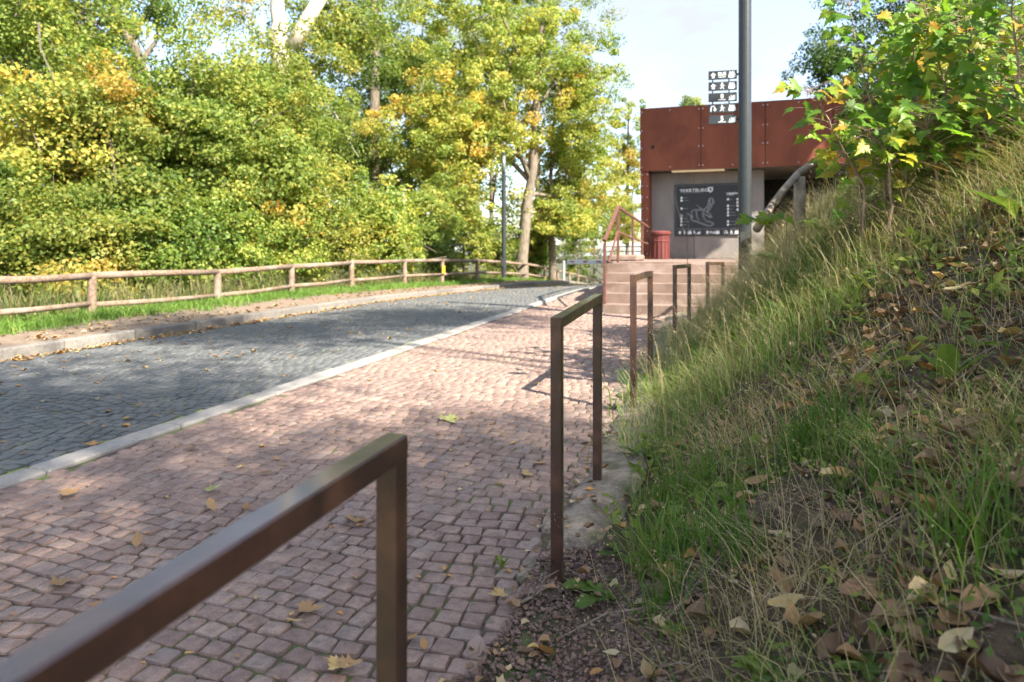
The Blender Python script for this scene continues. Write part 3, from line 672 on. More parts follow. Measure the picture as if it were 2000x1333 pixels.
sg = thing('direction_sign', (pr.x, pr.y, EYE + (HORY - 240) / FPX * 9.7), 'stack of five dark direction plates with white pictograms on the lamp post', 'sign')
PW, PH, pitch = .372, .120, .1515; ztop = EYE + (HORY - 136) / FPX * 9.7
minis = lambda t, x, y: [t.rect(x + i * .0165, y, .011, .012) for i in range(6)]
for k in range(5):
    o_ = pr - SRr * PW + Vector((0, 0, ztop - pitch * k - PH))
    pl = MB().box(o_ + SRr * (PW / 2) + UP * (PH / 2), (PW, .012, PH), (SRr, SB, UP), .003).build('plate', M['anthracite'], sg)
    t = Print(o_, SRr, UP, SN, M['print'], .0075)
    if k in (0, 1): t.icon('arrow', pl, .025, .022, .075)
    if k == 3: t.icon('uturn', pl, .02, .018, .085)
    if k in (1, 3): t.icon('walker', pl, .135, .020, .088)
    if k in (0, 1, 3): t.icon('castle', pl, .265, .020, .085)
    if k in (2, 4): t.icon('text', pl, '8' if k == 2 else '5', .178, .045, .085, 'CENTER', .002); t.icon('climb', pl, .26, .018, .085)
    if k == 0: t.icon('text', pl, 'BUS', .178, .054, .062, 'CENTER', .002)
    if k in (0, 2, 4): minis(t, .13, .026 if k == 0 else .02); t.build('small_print', pl)['kind'] = 'stuff'
    if k < 4:
        for fx in (.055, .27): MB().box(o_ + SRr * fx - UP * (pitch - PH) / 2, (.018, .01, pitch - PH + .02), (SRr, SB, UP)).build('connector', M['dark'], sg)
for k in (0, 4):
    c = pr + SRr * .02 + Vector((0, 0, ztop - pitch * k - PH / 2)); MB().box(c, (.06, .03, .022), (SRr, SB, UP), .004).build('bracket', M['dark'], sg)

# small dark sign behind the fence
sp_ = pix(841, 560, 24.6); sp_.z = float(left_ground(sp_.x, sp_.y)) - .1; tz = EYE + (HORY - 433) / FPX * 24.6
t = thing('path_sign', sp_, 'small dark sign on a thin post behind the log fence', 'sign')
MB().tube([sp_, (sp_.x, sp_.y, tz)], .035, 8).build('post', M['polepaint'], t)
MB().box((sp_.x + .24, sp_.y, tz - .12), (.46, .05, .24), None, .005).build('plate', M['anthracite'], t)

# barrier boom across the road, marker post
bz = EYE + (HORY - 512) / FPX * 24; y_ = 24.0
t = thing('barrier_boom', (4.05, y_, float(gr(y_))), 'white horizontal road barrier boom with red reflectors beyond the stairs', 'barrier')
MB().box((2.85, y_, bz), (2.0, .06, .145), None, .01).build('boom', M['white'], t)
for xr in (2.0, 2.45, 2.9, 3.35): MB().box((xr, y_ - .033, bz + .01), (.15, .008, .05)).build('reflector', M['red'], t)
MB().box((3.98, y_, (bz + float(gr(y_))) / 2 + .05), (.28, .28, bz - float(gr(y_)) + .25), None, .01).build('housing', M['steel'], t)
mpt = pix(1101, 553, 31.0); mpt.z = float(ground(mpt.x, mpt.y)) - .05
t = thing('marker_post', mpt, 'thin pale blue marker post before the fence at the bend', 'post')
MB().tube([mpt, mpt + UP * .85], .055, 10).build('shaft', M['steel'], t); MB().lathe(mpt + UP * .85, [(.06, 0), (.06, .06), (.03, .09)], 10).build('cap', M['steel'], t)

# ------------------------------------------------------------------ log fence
FPOST = [(-60, 551), (180, 541), (425, 534), (570, 522), (686, 515), (790, 511), (864, 510), (932, 510), (984, 513), (1029, 517), (1064, 524), (1089, 530), (1112, 535), (1129, 540), (1145, 543), (1160, 547), (1172, 551), (1183, 556)]
fpts = []
for px, py in FPOST:
    k = (px - 1000) / FPX; d = 10.3 / (.35 - k); fpts.append(pix(px, py, d))
d0 = fpts[1] - fpts[2]; fpts.insert(0, fpts[0] + d0 * .9); 
fc = thing('log_fence', (fpts[2].x, fpts[2].y, float(left_ground(fpts[2].x, fpts[2].y))), 'two rail log fence winding along the left side of the road', 'fence')
rf = np.random.default_rng(8)
for i, p in enumerate(fpts):
    zb_ = float(left_ground(p.x, p.y)) - .15; lean = rf.uniform(-.02, .02)
    zt_ = p.z + rf.uniform(-.01, .02)
    MB().tube([(p.x + lean, p.y, zb_), (p.x + lean * .5, p.y, (zb_ + zt_) / 2), (p.x, p.y, zt_ + .01)], [.072, .068, .063], 12).build('post', M['log'], fc)
    if i + 1 < len(fpts):
        q = fpts[i + 1]; dn = (q - p).normalized(); off = Vector((-.0, 0, 0))
        for nm, dz, ra in (('top_rail', .02, .055), ('lower_rail', -.42, .042)):
            a_ = p + UP * (dz + rf.uniform(-.012, .012)); b2 = q + UP * (dz + rf.uniform(-.012, .012))
            mid = (a_ + b2) / 2 + UP * rf.uniform(-.025, .008)
            MB().tube([a_ + dn * (.05 if nm != 'top_rail' else .0), mid, b2 - dn * (.05 if nm != 'top_rail' else .004)], [ra * 1.05, ra, ra * .95], 10).build(nm, M['log'], fc, smooth=True)
p = fpts[7]; MB().box((p.x + .05, p.y - .10, p.z - .28), (.10, .04, .26), None, .006).build('tag', M['yellow'], fc)

# log handrail climbing the embankment on the right
hr = thing('log_handrail', pix(1560, 380, 8.0), 'grey log handrail climbing the embankment through the saplings', 'handrail')
hpts = [pix(1478, 448, 7.2), pix(1508, 402, 7.55), pix(1558, 340, 8.0), pix(1690, 253, 8.5), pix(1860, 205, 9.0), pix(2060, 150, 9.4)]
for a_, b2 in zip(hpts, hpts[1:]):
    MB().tube([a_, (a_ + b2) / 2 + UP * .01, b2], [.043, .041, .038], 10).build('rail', M['log_grey'], hr, smooth=True)
for q in hpts[2:]: zb_ = float(ground(q.x, q.y)) - .2; MB().tube([(q.x + .02, q.y, zb_), (q.x + .02, q.y, q.z - .03)], [.066, .06], 10).build('post', M['log_grey'], hr, smooth=True)

# ------------------------------------------------------------------ trees
def leaf_quads(C, N, size, rng, asp=.75):
    """C centres, N normals -> folded diamond leaves, 2 triangles each"""
    n = len(C); h = rng.normal(size=(n, 3)); T = np.cross(N, h); T /= np.linalg.norm(T, axis=1, keepdims=True) + 1e-9
    B = np.cross(N, T); s = size * rng.uniform(.65, 1.25, (n, 1))
    V = np.stack([C - T * s * .5, C + B * s * asp * .5 + N * s * .12, C + T * s * .5, C - B * s * asp * .5 + N * s * .12], 1).reshape(-1, 3)
    i = np.arange(n)[:, None] * 4
    F = np.concatenate([i + np.array([0, 1, 2]), i + np.array([0, 2, 3])], 1).reshape(-1, 3)
    return V, F
def crown_arrays(center, rad, nc, nl, size, tint, tvar, seed, shell=.58, cr=.5, flat=.75, patch=None, low=-1.0, autumn=.25, fine=True):
    if fine: size, nl, nc, cr = size * .66, int(nl * 1.6), int(nc * 1.7), cr * .85
    g = np.random.default_rng(seed); D = g.normal(size=(nc * 2, 3)); D /= np.linalg.norm(D, axis=1, keepdims=True)
    D = D[D[:, 2] > low][:nc]; nc = len(D)
    lump = 1 + .32 * (vnoise(D[:, 0] * 2 + D[:, 2], D[:, 1] * 2 - D[:, 2], 1.3, seed) - .5) * 2
    rr_ = g.uniform(0, 1, nc) ** shell * lump
    CC = np.array(center) + D * rr_[:, None] * np.array(rad)
    per = g.multinomial(nl, np.full(nc, 1 / nc)); crs = cr * g.uniform(.55, 1.35, nc)
    ci = np.repeat(np.arange(nc), per)
    q = g.normal(size=(len(ci), 3)); q /= np.linalg.norm(q, axis=1, keepdims=True); q *= g.uniform(.2, 1, (len(ci), 1)) ** .5
    P = CC[ci] + q * crs[ci][:, None] * np.array([1.1, 1.1, flat])
    outw = (P - np.array(center)); outw /= np.linalg.norm(outw, axis=1, keepdims=True) + 1e-9
    N = outw * .40 + np.array([0, 0, .28]) + q * .40 + g.normal(size=P.shape) * .55; N /= np.linalg.norm(N, axis=1, keepdims=True) + 1e-9
    ct = tint + .085 + g.normal(0, tvar, nc)
    au = vnoise(CC[:, 0] + CC[:, 1] * .6, CC[:, 2] * 1.2 + CC[:, 1] * .3, .55, seed + 3)
    ct = ct + autumn * np.clip((au - .55) / .3, 0, 1)
    if patch is not None: ct = ct + patch(CC)
    T = np.clip(ct[ci] + g.normal(0, .10, len(ci)), 0.01, .95)
    over = (P[:, 0] > Xf(P[:, 1]) - .14) & (P[:, 0] < Xf(P[:, 1]) + 9) & (P[:, 1] > 8) & (P[:, 2] < np.where(P[:, 1] < 28.9, 7.5, 2.2))
    P, N, T = P[~over], N[~over], T[~over]
    V, F = leaf_quads(P, N, size, g)
    return V, F, np.repeat(T, 2), CC
def tree(name, label, cat, base, crowns, trunk, tr, bark='bark', seed=0, group=None, limbs=8):
    g = np.random.default_rng(seed); t = thing(name, base, label, cat, group); b = Vector(base)
    Vs, Fs, Ts, CCs = [], [], [], []; o0 = 0
    for k, c in enumerate(crowns):
        V, F, T, CC = crown_arrays(seed=seed * 31 + k, **c); Vs.append(V - np.array(base)); Fs.append(F + o0); Ts.append(T); o0 += len(V); CCs.append(CC)
    if trunk:
        m_ = MB(); pts = [Vector(p) for p in trunk]; n_ = len(pts)
        fine = []; rads = []
        for i in range(n_ - 1):
            for f in np.linspace(0, 1, 4, endpoint=False):
                fine.append(pts[i].lerp(pts[i + 1], f) + Vector((g.normal(0, tr * .07), g.normal(0, tr * .07), 0))); rads.append(tr * (1.12 - .85 * (i + f) / (n_ - 1)) * (1.25 if i + f == 0 else 1))
        fine.append(pts[-1]); rads.append(tr * .22)
        m_.tube(fine, rads, 12); tk = m_.build('trunk', M[bark], t, smooth=True)
        CC = np.concatenate(CCs)
        for k in range(limbs):
            tgt = Vector(CC[g.integers(len(CC))]); j = int(g.integers(len(fine) // 4, len(fine) - 1)); s0 = fine[j]
            if tgt.z < s0.z - .5: continue
            mid = s0.lerp(tgt, .5) + Vector((g.normal(0, .25), g.normal(0, .25), g.uniform(-.1, .45)))
            MB().tube([s0, s0.lerp(mid, .5) + UP * .1, mid, mid.lerp(tgt, .5), tgt], [rads[j] * .55, rads[j] * .45, rads[j] * .35, rads[j] * .22, .012], 7).build('limb', M[bark], t, smooth=True)
    if trunk and limbs > 3:
        tw = MB(); CC = np.concatenate(CCs)
        for k in range(limbs * 6):
            e = Vector(CC[g.integers(len(CC))]); j = int(g.integers(len(fine) // 3, len(fine))); s0 = fine[j]
            s0 = e + (s0 - e).normalized() * min((s0 - e).length, g.uniform(.8, 2.2)); mid = s0.lerp(e, .5) + Vector((g.normal(0, .12), g.normal(0, .12), g.uniform(0, .2)))
            tw.tube([s0, mid, e, e + (e - mid) * .5 + UP * .1], [.022, .016, .009, .004], 4, False)
        tw.build('twigs', M[bark], t, kind='stuff')
    link('crown', mesh_np('crown', np.concatenate(Vs), np.concatenate(Fs), np.concatenate(Ts)), M['leaf'], t)
    return t
def C_(px, py, d, rx, ry, rz, nc, nl, size, tint, tvar=.07, **k):
    c = pix(px, py, d); return dict(center=tuple(c), rad=(rx, ry, rz), nc=nc, nl=nl, size=size, tint=tint, tvar=tvar, **k)
def foot(px, d):
    x = (px - 1000) / FPX * d; return Vector((x, d, float(left_ground(x, d)) - .2))
def tk(px0, d, *pp): return [foot(px0, d)] + [pix(a, c, d) for a, c in pp]
f = foot(40, 16.5)
tree('maple_tree', 'maple with orange and green leaves at the left edge of the photo', 'tree', f,
     [C_(40, 60, 16.5, 3.2, 2.6, 2.9, 150, 18000, .14, .31, .09, autumn=.4), C_(60, 330, 15.5, 2.7, 2.0, 1.9, 100, 13000, .15, .30, .07, autumn=.25)], tk(40, 16.5, (60, 300), (30, 0), (20, -150)), .2, seed=11)
f = foot(190, 15.2)
tree('maple_tree', 'young maple with an orange patch of leaves behind the fence left of centre', 'tree', f,
     [C_(185, 230, 15.2, 1.35, 1.2, 1.2, 60, 9000, .14, .40, .10, autumn=.4), C_(215, 420, 14.8, 1.5, 1.2, 1.1, 50, 7500, .15, .38, .08, autumn=.35)], tk(200, 15.2, (190, 350), (180, 180)), .08, seed=12, limbs=5)
f = foot(370, 17)
tree('hazel_tree', 'dense rounded green tree filling the left half behind the fence', 'tree', f,
     [C_(370, 300, 17, 3.0, 2.3, 2.7, 190, 30000, .14, .29, .08, autumn=.2), C_(430, 190, 18, 2.0, 1.6, 1.6, 70, 10000, .14, .31, .07), C_(560, 330, 17.5, 1.8, 1.6, 2.2, 80, 12000, .14, .36, .07)], tk(370, 17, (360, 400), (380, 200)), .16, seed=13)
f = foot(545, 21)
tree('beech_tree', 'tall pale trunked tree with a forked top and ivy leaves below', 'tree', f,
     [C_(560, 230, 20.4, 2.0, 1.5, 2.6, 110, 16000, .14, .36, .08), C_(660, 60, 22.5, 2.0, 1.8, 2.2, 60, 7000, .16, .33, .08), C_(430, 30, 23, 1.5, 1.4, 1.3, 25, 1600, .14, .42, .08)], tk(545, 21, (552, 300), (548, 90), (540, 0), (535, -260)), .40, 'bark_pale', seed=14, limbs=4)
MB().tube([pix(570, 95, 21), pix(592, 55, 21), pix(632, -15, 21.2), pix(665, -120, 21.4)], [.26, .22, .2, .14], 12).build('fork_limb', M['bark_pale'], bpy.data.objects['beech_tree'], smooth=True)
f = foot(240, 20)
tree('oak_tree', 'dark leaning limbed tree against the sky gap at upper left', 'tree', f,
     [C_(300, 20, 20.5, 1.6, 1.2, 1.6, 26, 2600, .14, .16, .05), C_(120, 20, 21, 2.3, 2.0, 2.6, 70, 9000, .15, .24, .07)], tk(330, 20, (300, 220), (265, 100), (232, 40), (205, -40)), .2, seed=15, limbs=7)
f = foot(730, 30)
tree('spruce_like_tree', 'tall thin brown trunked tree with airy blue green foliage', 'tree', f,
     [C_(700, 60, 31, 2.6, 2.2, 4.4, 60, 6000, .17, .14, .05), C_(690, 300, 30, 2.4, 2.0, 2.4, 70, 9000, .17, .25, .06), C_(740, 150, 32, 2.0, 1.8, 3.0, 40, 4500, .17, .10, .04)], tk(733, 30, (731, 250), (733, 60), (730, -120)), .27, seed=16, limbs=10)
f = foot(1016, 31.3)
tree('maple_tree', 'tall yellow green maple with a leaning trunk in the middle of the photo', 'tree', f,
     [C_(965, 130, 31, 4.6, 3.4, 5.4, 230, 30000, .19, .40, .09, autumn=.28), C_(880, 260, 29.5, 3.6, 2.4, 2.6, 120, 16000, .18, .46, .09, autumn=.25), C_(1130, 200, 32, 2.0, 2.0, 3.6, 90, 11000, .18, .38, .08, autumn=.12), C_(1090, 430, 33, 2.4, 1.8, 1.6, 60, 7000, .18, .38, .08, autumn=.1)],
     tk(1016, 31.3, (1026, 440), (1040, 330), (1047, 200), (1062, 20), (1075, -120)), .25, 'bark_mid', seed=17, limbs=12)
f = foot(1080, 34)
tree('maple_tree', 'slim yellow leaved tree right of the leaning trunk at the bend', 'tree', f,
     [C_(1120, 330, 35, 2.4, 2.0, 3.6, 110, 12000, .19, .40, .08, autumn=.12), C_(1060, 470, 35, 1.6, 1.2, 1.2, 40, 4500, .18, .36, .07)], tk(1079, 34, (1077, 460), (1075, 350), (1085, 200)), .17, seed=18)
f = foot(1225, 58)
tree('poplar_tree', 'pale distant tree left of the rust red building', 'tree', f,
     [C_(1228, 300, 58, 2.3, 2.3, 5.2, 70, 6500, .24, .34, .08, autumn=.3), C_(1205, 420, 56, 2.6, 2.0, 3.4, 60, 6000, .24, .40, .08, autumn=.3)], tk(1225, 58, (1226, 300), (1228, 200)), .16, seed=19, limbs=6)
# shrubs just behind the fence
SHR = [(-40, 440, 13.2, 1.7, 1.5, .26, 'dark green bush behind the fence at the left edge'), (110, 470, 13.4, 1.4, 1.1, .32, 'leafy yellowish bush behind the first fence post'), (270, 470, 14.6, 1.5, 1.1, .24, 'green bush between the first two fence posts'),
       (400, 460, 15.8, 1.5, 1.2, .28, 'mid green bush behind the second fence post'), (520, 455, 17.2, 1.6, 1.3, .33, 'light green bush right of the second fence post'), (630, 440, 19, 1.9, 1.5, .36, 'pale green bush behind the third fence post'),
       (735, 430, 21.5, 2.1, 1.6, .33, 'green bush left of the small dark sign'), (830, 450, 24.5, 2.0, 1.5, .24, 'dark green bush behind the small dark sign'), (905, 420, 28, 2.2, 1.9, .40, 'yellowish bush left of the far lamp post'), (960, 480, 30, 1.6, 1.2, .30, 'low green bush at the foot of the far lamp post'),
       (1045, 500, 35, 1.8, 1.2, .26, 'low dark green bush between the two far trunks'), (1130, 480, 40, 2.6, 1.8, .26, 'green bush behind the white barrier boom'), (1190, 520, 44, 2.6, 1.6, .22, 'dark green bush below the stair railing'), (1160, 400, 46, 3.4, 3.0, .36, 'tall yellow bush left of the stair railing')]
for i, (px, py, d, rx, rz, ti, lab) in enumerate(SHR):
    f = foot(px, d)
    tree('bush', lab, 'bush', f, [C_(px, py, d, rx, rx * .75, rz, 60, int(9500 if d < 20 else 7000), .125 if d < 20 else .17, ti, .07, cr=.42, autumn=.12), C_(px + 40, py + 60, d - .2, rx * .8, rx * .5, rz * .5, 24, 3500, .12 if d < 20 else .16, ti + .03, .07, cr=.4)],
         [f, f.lerp(pix(px, py, d), .5), pix(px, py - 20, d)], .05, seed=40 + i, group='bushes behind the fence', limbs=4)
# background wood behind
BGT = [(-60, 150, 26, 4.0, 5.5, .24, 'leafy tree behind the orange maple at far left'), (120, 260, 27, 3.4, 4.2, .30, 'bright green tree behind the young orange maple'), (560, 270, 30, 3.2, 3.2, .26, 'green tree behind the pale forked trunk'), (800, 120, 38, 4.6, 7.0, .22, 'dark green tree behind the yellow maple'),
       (960, 150, 44, 5.5, 9.0, .20, 'tall dark tree behind the leaning trunk'), (830, 330, 36, 4.2, 3.6, .33, 'green undergrowth tree behind the far bushes'), (1050, 60, 50, 6.5, 9, .16, 'dark green tree top beside the open sky'), (300, 330, 26, 4.0, 3.5, .28, 'green tree behind the dense rounded tree'), (470, 300, 28, 4.0, 3.6, .24, 'shaded tree between the rounded tree and the pale trunk')]
for i, (px, py, d, rx, rz, ti, lab) in enumerate(BGT):
    f = foot(px, d)
    tree('woodland_tree', lab, 'tree', f, [C_(px, py, d, rx, rx * .7, rz, 130, 13000, .22, ti, .07, cr=.75, autumn=.2)], [f, f.lerp(pix(px, py, d), .6), pix(px, py - 60, d)], .18, seed=70 + i, group='woodland trees in the background', limbs=4)
# oak behind the building
x_ = pix(1800, 120, 33)
tree('oak_tree', 'dark green oak rising behind the rust red building at upper right', 'tree', Vector((x_.x, x_.y, 1.0)),
     [C_(1830, 20, 33, 5.4, 4.0, 4.6, 170, 24000, .20, -.06, .05, cr=.7, autumn=.08), C_(1640, 120, 32, 2.4, 2.2, 1.5, 40, 5200, .18, -.05, .05, cr=.55, autumn=.1), C_(1720, 190, 32, 3.2, 2.0, 1.3, 50, 6000, .18, -.06, .05, cr=.6)], [Vector((x_.x, x_.y, 1.0)), pix(1800, 220, 33), pix(1830, 0, 33)], .3, seed=91, limbs=14)
x_ = pix(1350, 215, 60)
tree('distant_treetop', 'small green treetop peeping over the building roof', 'tree', Vector((x_.x, x_.y, 0)), [C_(1350, 212, 60, 1.3, 1.2, .9, 22, 1800, .22, .2, .05, cr=.45)], [Vector((x_.x, x_.y, 0)), pix(1350, 215, 60)], .2, seed=92, limbs=3)

# trees up the embankment, outside the frame, that throw the dappled shade
SH = [((9.5, -7.1), 12.5, (3.6, 2.5, 1.4), 130, 11500, .13, 'tall tree on the embankment behind the camera'), ((6.1, -4.9), 12.7, (2.7, 2.1, 1.3), 80, 6200, .13, 'tall tree over the paving behind the camera'),
      ((12.5, -8.3), 12.9, (3.0, 2.2, 1.5), 90, 10500, .14, 'tall tree on the embankment right of the camera'), ((8.6, 1.0), 13.0, (2.0, 1.7, 1.1), 50, 5000, .13, 'slender tree on the embankment uphill of the camera'),
      ((6.6, -.3), 12.9, (2.3, 1.5, 1.0), 50, 5200, .13, 'slender tree leaning over the paving'), ((3.0, -7.9), 12.7, (3.0, 2.4, 1.3), 90, 7600, .13, 'tall tree beside the road behind the camera'), ((10.8, 15.0), 11.6, (4.2, 2.3, 2.2), 90, 22000, .34, 'unseen tree added on the bank to shade the rust red fascia')]  # last tree added out of view, big dense leaves keep sun off the fascia
for i, ((tx_, ty_), hz, rad, nc, nl, lsz, lab) in enumerate(SH):
    bx_ = tx_ + 4.5 if ty_ < 10 else 14.6
    b = Vector((bx_, ty_ - 2, float(ground(bx_, ty_ - 2)) - .2))
    tree('shade_tree', lab, 'tree', b, [dict(center=(tx_, ty_, hz), rad=rad, nc=nc, nl=nl, size=lsz, tint=.25, tvar=.08, cr=.8, fine=False)], [b, (bx_, ty_ - 2, hz * .5), (bx_ * .8 + tx_ * .2, ty_ - 1.6, hz * .75), (tx_, ty_, hz + .4)], .12, seed=120 + i, limbs=2)

# ------------------------------------------------------------------ saplings with large leaves on the embankment
def maple_outline():
    h = [(0, 0), (.10, .02), (.30, -.10), (.26, .06), (.44, .10), (.36, .20), (.52, .40), (.36, .38), (.34, .46), (.22, .42), (.24, .58), (.13, .62), (.10, .76), (0, 1.0)]
    return h + [(-x, y) for x, y in reversed(h[1:-1])]
def leaf_mesh(name, outline, curl, fold, seed, tint, veinlift=0.0):
    g = np.random.default_rng(seed); o = np.array(outline, float); o += g.normal(0, .012, o.shape); o[:, 1] -= .02
    V = [(0, 0, 0), (0, .35, 0), (0, .7, 0)]; V = []
    cen = np.array([0, .32]); pts = np.vstack([cen, o])
    z = fold * np.abs(pts[:, 0]) + curl * ((pts[:, 1] - .3) ** 2) * -1 + g.normal(0, .015, len(pts)); z[0] += veinlift
    V = np.column_stack([pts, z]); n_ = len(o)
    F = np.array([(0, 1 + k, 1 + (k + 1) % n_) for k in range(n_)])
    me = mesh_np(name, V, F, np.clip(tint + g.normal(0, .03, n_), 0.01, .99)); return me
MO = maple_outline()
def set_leaf(me_list, mat):
    for me in me_list: me.materials.append(mat)
    return me_list
SAPG = set_leaf([leaf_mesh('leaf', MO, .25 + .1 * (k % 3), .12 * (k % 2), 300 + k, t) for k, t in enumerate((.28, .34, .39, .43, .47, .52))], M['sapleaf'])
SAPY = set_leaf([leaf_mesh('leaf', MO, .3, .15, 320 + k, t) for k, t in enumerate((.56, .64, .74, .86))], M['sapleaf'])
def place_leaf(parent, me, pos, tipdir, nrm, size, name='leaf'):
    o = bpy.data.objects.new(name, me); o.parent = parent; COL.objects.link(o)
    y = Vector(tipdir).normalized(); zz = Vector(nrm); zz = (zz - y * zz.dot(y)).normalized(); x = y.cross(zz)
    p = Vector(pos) - Vector(parent.location)
    o.matrix_local = Matrix(((x.x * size, y.x * size, zz.x * size, p.x), (x.y * size, y.y * size, zz.y * size, p.y), (x.z * size, y.z * size, zz.z * size, p.z), (0, 0, 0, 1)))
    return o
def sapling(stem, nleaf, size, label, seed, yellow=.1, r0=.012, spread=.24, lo=.12):
    nleaf = int(nleaf * 1.25)
    g = np.random.default_rng(seed); P = [Vector(p) for p in stem]; b = P[0].copy(); b.z = float(ground(b.x, b.y)) - .03
    t = thing('maple_sapling', b, label, 'sapling', 'maple saplings on the embankment')
    P = [b] + P; fine = []
    for i in range(len(P) - 1):
        for f_ in np.linspace(0, 1, 4, endpoint=False): fine.append(P[i].lerp(P[i + 1], f_) + Vector((g.normal(0, .006), g.normal(0, .006), 0)))
    fine.append(P[-1]); m_ = len(fine)
    MB().tube(fine, [r0 * (1 - .8 * i / (m_ - 1)) for i in range(m_)], 7).build('stem', M['twig'], t, smooth=True)
    pm = MB()
    for k in range(nleaf):
        f_ = lo + (1 - lo) * (k + g.uniform(0, 1)) / nleaf; j = min(int(f_ * (m_ - 1)), m_ - 2); s0 = fine[j].lerp(fine[j + 1], f_ * (m_ - 1) - j)
        an = k * 2.4 + g.uniform(-.6, .6); L = spread * g.uniform(.45, 1.2) * (1.15 - .5 * f_)
        dr = Vector((math.cos(an), math.sin(an), g.uniform(.1, .5))); e = s0 + dr * L
        pm.tube([s0, s0.lerp(e, .5) + UP * .01, e], [.0028, .0022, .0018], 4)
        tip = Vector((math.cos(an), math.sin(an) * .6 - .15, g.uniform(-1.1, -.1))); nr = Vector((g.normal(.15, .4), g.normal(-.75, .35), g.uniform(.35, 1.0)))
        me = SAPY[g.integers(len(SAPY))] if g.uniform() < yellow else SAPG[g.integers(len(SAPG))]
        place_leaf(t, me, e, tip, nr, size * g.uniform(.5, .95))
    pm.build('leaf_stalks', M['twig'], t)
    return t
D1 = 5.6
sapling([pix(1727, 300, D1), pix(1709, 240, D1), pix(1675, 105, D1), pix(1656, -10, D1)], 58, .17, 'tall slender maple sapling with green leaves before the oak', 401, .06)
sapling([pix(1690, 364, 5.2), pix(1634, 270, 5.1), pix(1600, 199, 5.0), pix(1583, 172, 5.0)], 44, .145, 'small yellow green maple sapling overlapping the rust red fascia', 402, .28)
sapling([pix(1771, 300, 5.4), pix(1765, 180, 5.4), pix(1780, 109, 5.4), pix(1812, 30, 5.4)], 70, .17, 'maple sapling with a dark curved stem right of the tall slender one', 403, .10)
sapling([pix(1850, 260, 5.2), pix(1847, 172, 5.2), pix(1829, 90, 5.2), pix(1806, 10, 5.2)], 80, .165, 'maple sapling with a pinkish stem near the upper right corner', 404, .12)
sapling([pix(1905, 250, 5.5), pix(1900, 130, 5.5), pix(1897, 0, 5.5), pix(1893, -90, 5.5)], 90, .16, 'straight stemmed maple sapling close to the top right corner', 405, .16)
sapling([pix(1955, 260, 5.0), pix(1926, 172, 5.0), pix(1896, 101, 5.0), pix(1880, 30, 5.0)], 80, .155, 'dark stemmed leaning maple sapling at the right edge', 406, .16)
sapling([pix(1990, 200, 4.7), pix(1985, 90, 4.7), pix(1975, 0, 4.7), pix(1970, -80, 4.7)], 80, .15, 'rightmost maple sapling cut by the photo edge', 407, .2)
sapling([pix(1740, 330, 5.0), pix(1725, 290, 5.0), pix(1690, 250, 5.0)], 36, .16, 'low maple sapling with orange lower leaves beside the log rail', 408, .45, lo=.3)
sapling([pix(1830, 300, 4.9), pix(1810, 250, 4.9), pix(1830, 200, 4.9)], 55, .165, 'bushy low maple sapling with broad dark leaves above the dry grass', 409, .12, lo=.25)
sapling([pix(1930, 300, 4.8), pix(1920, 240, 4.8), pix(1950, 180, 4.8)], 55, .15, 'bushy low maple sapling at right above the dry grass', 410, .1, lo=.25)
sapling([pix(1535, 428, 6.2), pix(1510, 424, 6.1), pix(1460, 430, 6.0)], 9, .15, 'single arching shoot with pale green leaves in front of the lamp post', 411, .25, lo=.45, spread=.08, r0=.006)

for k, (px, y0, y1, d) in enumerate(((1870, 250, 40, 6.2), (1950, 240, -20, 6.4), (1800, 260, 90, 6.3), (2000, 260, 60, 5.9))):
    sapling([pix(px, y0, d), pix(px - 8, (y0 + y1) / 2, d), pix(px - 20, y1, d)], 70, .16, ['leafy maple sapling behind the pinkish stem', 'tall leafy maple sapling in the back at right', 'maple sapling behind the dark curved stem', 'maple sapling in the back at the right edge'][k], 430 + k, .15, spread=.3)
for k, (px, y0, y1, d) in enumerate(((1680, 345, 270, 5.7), (1770, 330, 235, 5.5), (1880, 320, 215, 5.3), (1985, 320, 215, 5.0))):
    sapling([pix(px, y0, d), pix(px - 12, (y0 + y1) / 2, d), pix(px - 5, y1, d)], 44, .15, ['low leafy maple shoot at the crest below the fascia', 'low leafy maple shoot on the crest under the dark stem', 'low leafy maple shoot on the crest under the pinkish stem', 'low leafy maple shoot on the crest at the right edge'][k], 450 + k, .25, spread=.32, lo=.35)
x_ = pix(1930, 150, 6.9); b = Vector((x_.x, x_.y, float(ground(x_.x, x_.y)) - .1))
tree('elder_bush', 'dense leafy bush behind the saplings at upper right', 'bush', b, [C_(1930, 110, 6.9, 1.15, .6, .75, 46, 4200, .11, .22, .07, cr=.3, autumn=.1), C_(1820, 190, 6.9, .7, .5, .45, 24, 1800, .10, .20, .07, cr=.28)], [b, pix(1925, 200, 6.9), pix(1930, 60, 6.9)], .03, seed=95, limbs=6)
# fern on the embankment
def fern(pos, label, n, L, seed):
    g = np.random.default_rng(seed); t = thing('fern', pos, label, 'fern', 'ferns on the embankment'); b = Vector(pos)
    for k in range(n):
        an = 2 * math.pi * k / n + g.uniform(-.3, .3); dr = Vector((math.cos(an), math.sin(an), 0)); l = L * g.uniform(.75, 1.1); V = []; F = []
        sd = dr.cross(UP)
        for i in range(22):
            s = i / 21; p_ = Vector((0, 0, 0)) + dr * l * (s * .75) + UP * l * (s * 1.0 - .75 * s * s); w2 = l * .20 * math.sin(math.pi * min(1, s * .9 + .12)) ** .8 * (1 - s * .6)
            for sg_ in (-1, 1):
                q = p_ + sd * sg_ * w2 + dr * w2 * .3 - UP * w2 * .25; e = l * .022; i0 = len(V)
                V += [p_ - dr * e, p_ + dr * e, q]; F.append((i0, i0 + 1, i0 + 2))
        V = np.array([tuple(v) for v in V]); me = mesh_np('frond', V, np.array(F), np.clip(.27 + g.normal(0, .05, len(F)), 0, .6)); link('frond', me, M['leaf'], t)
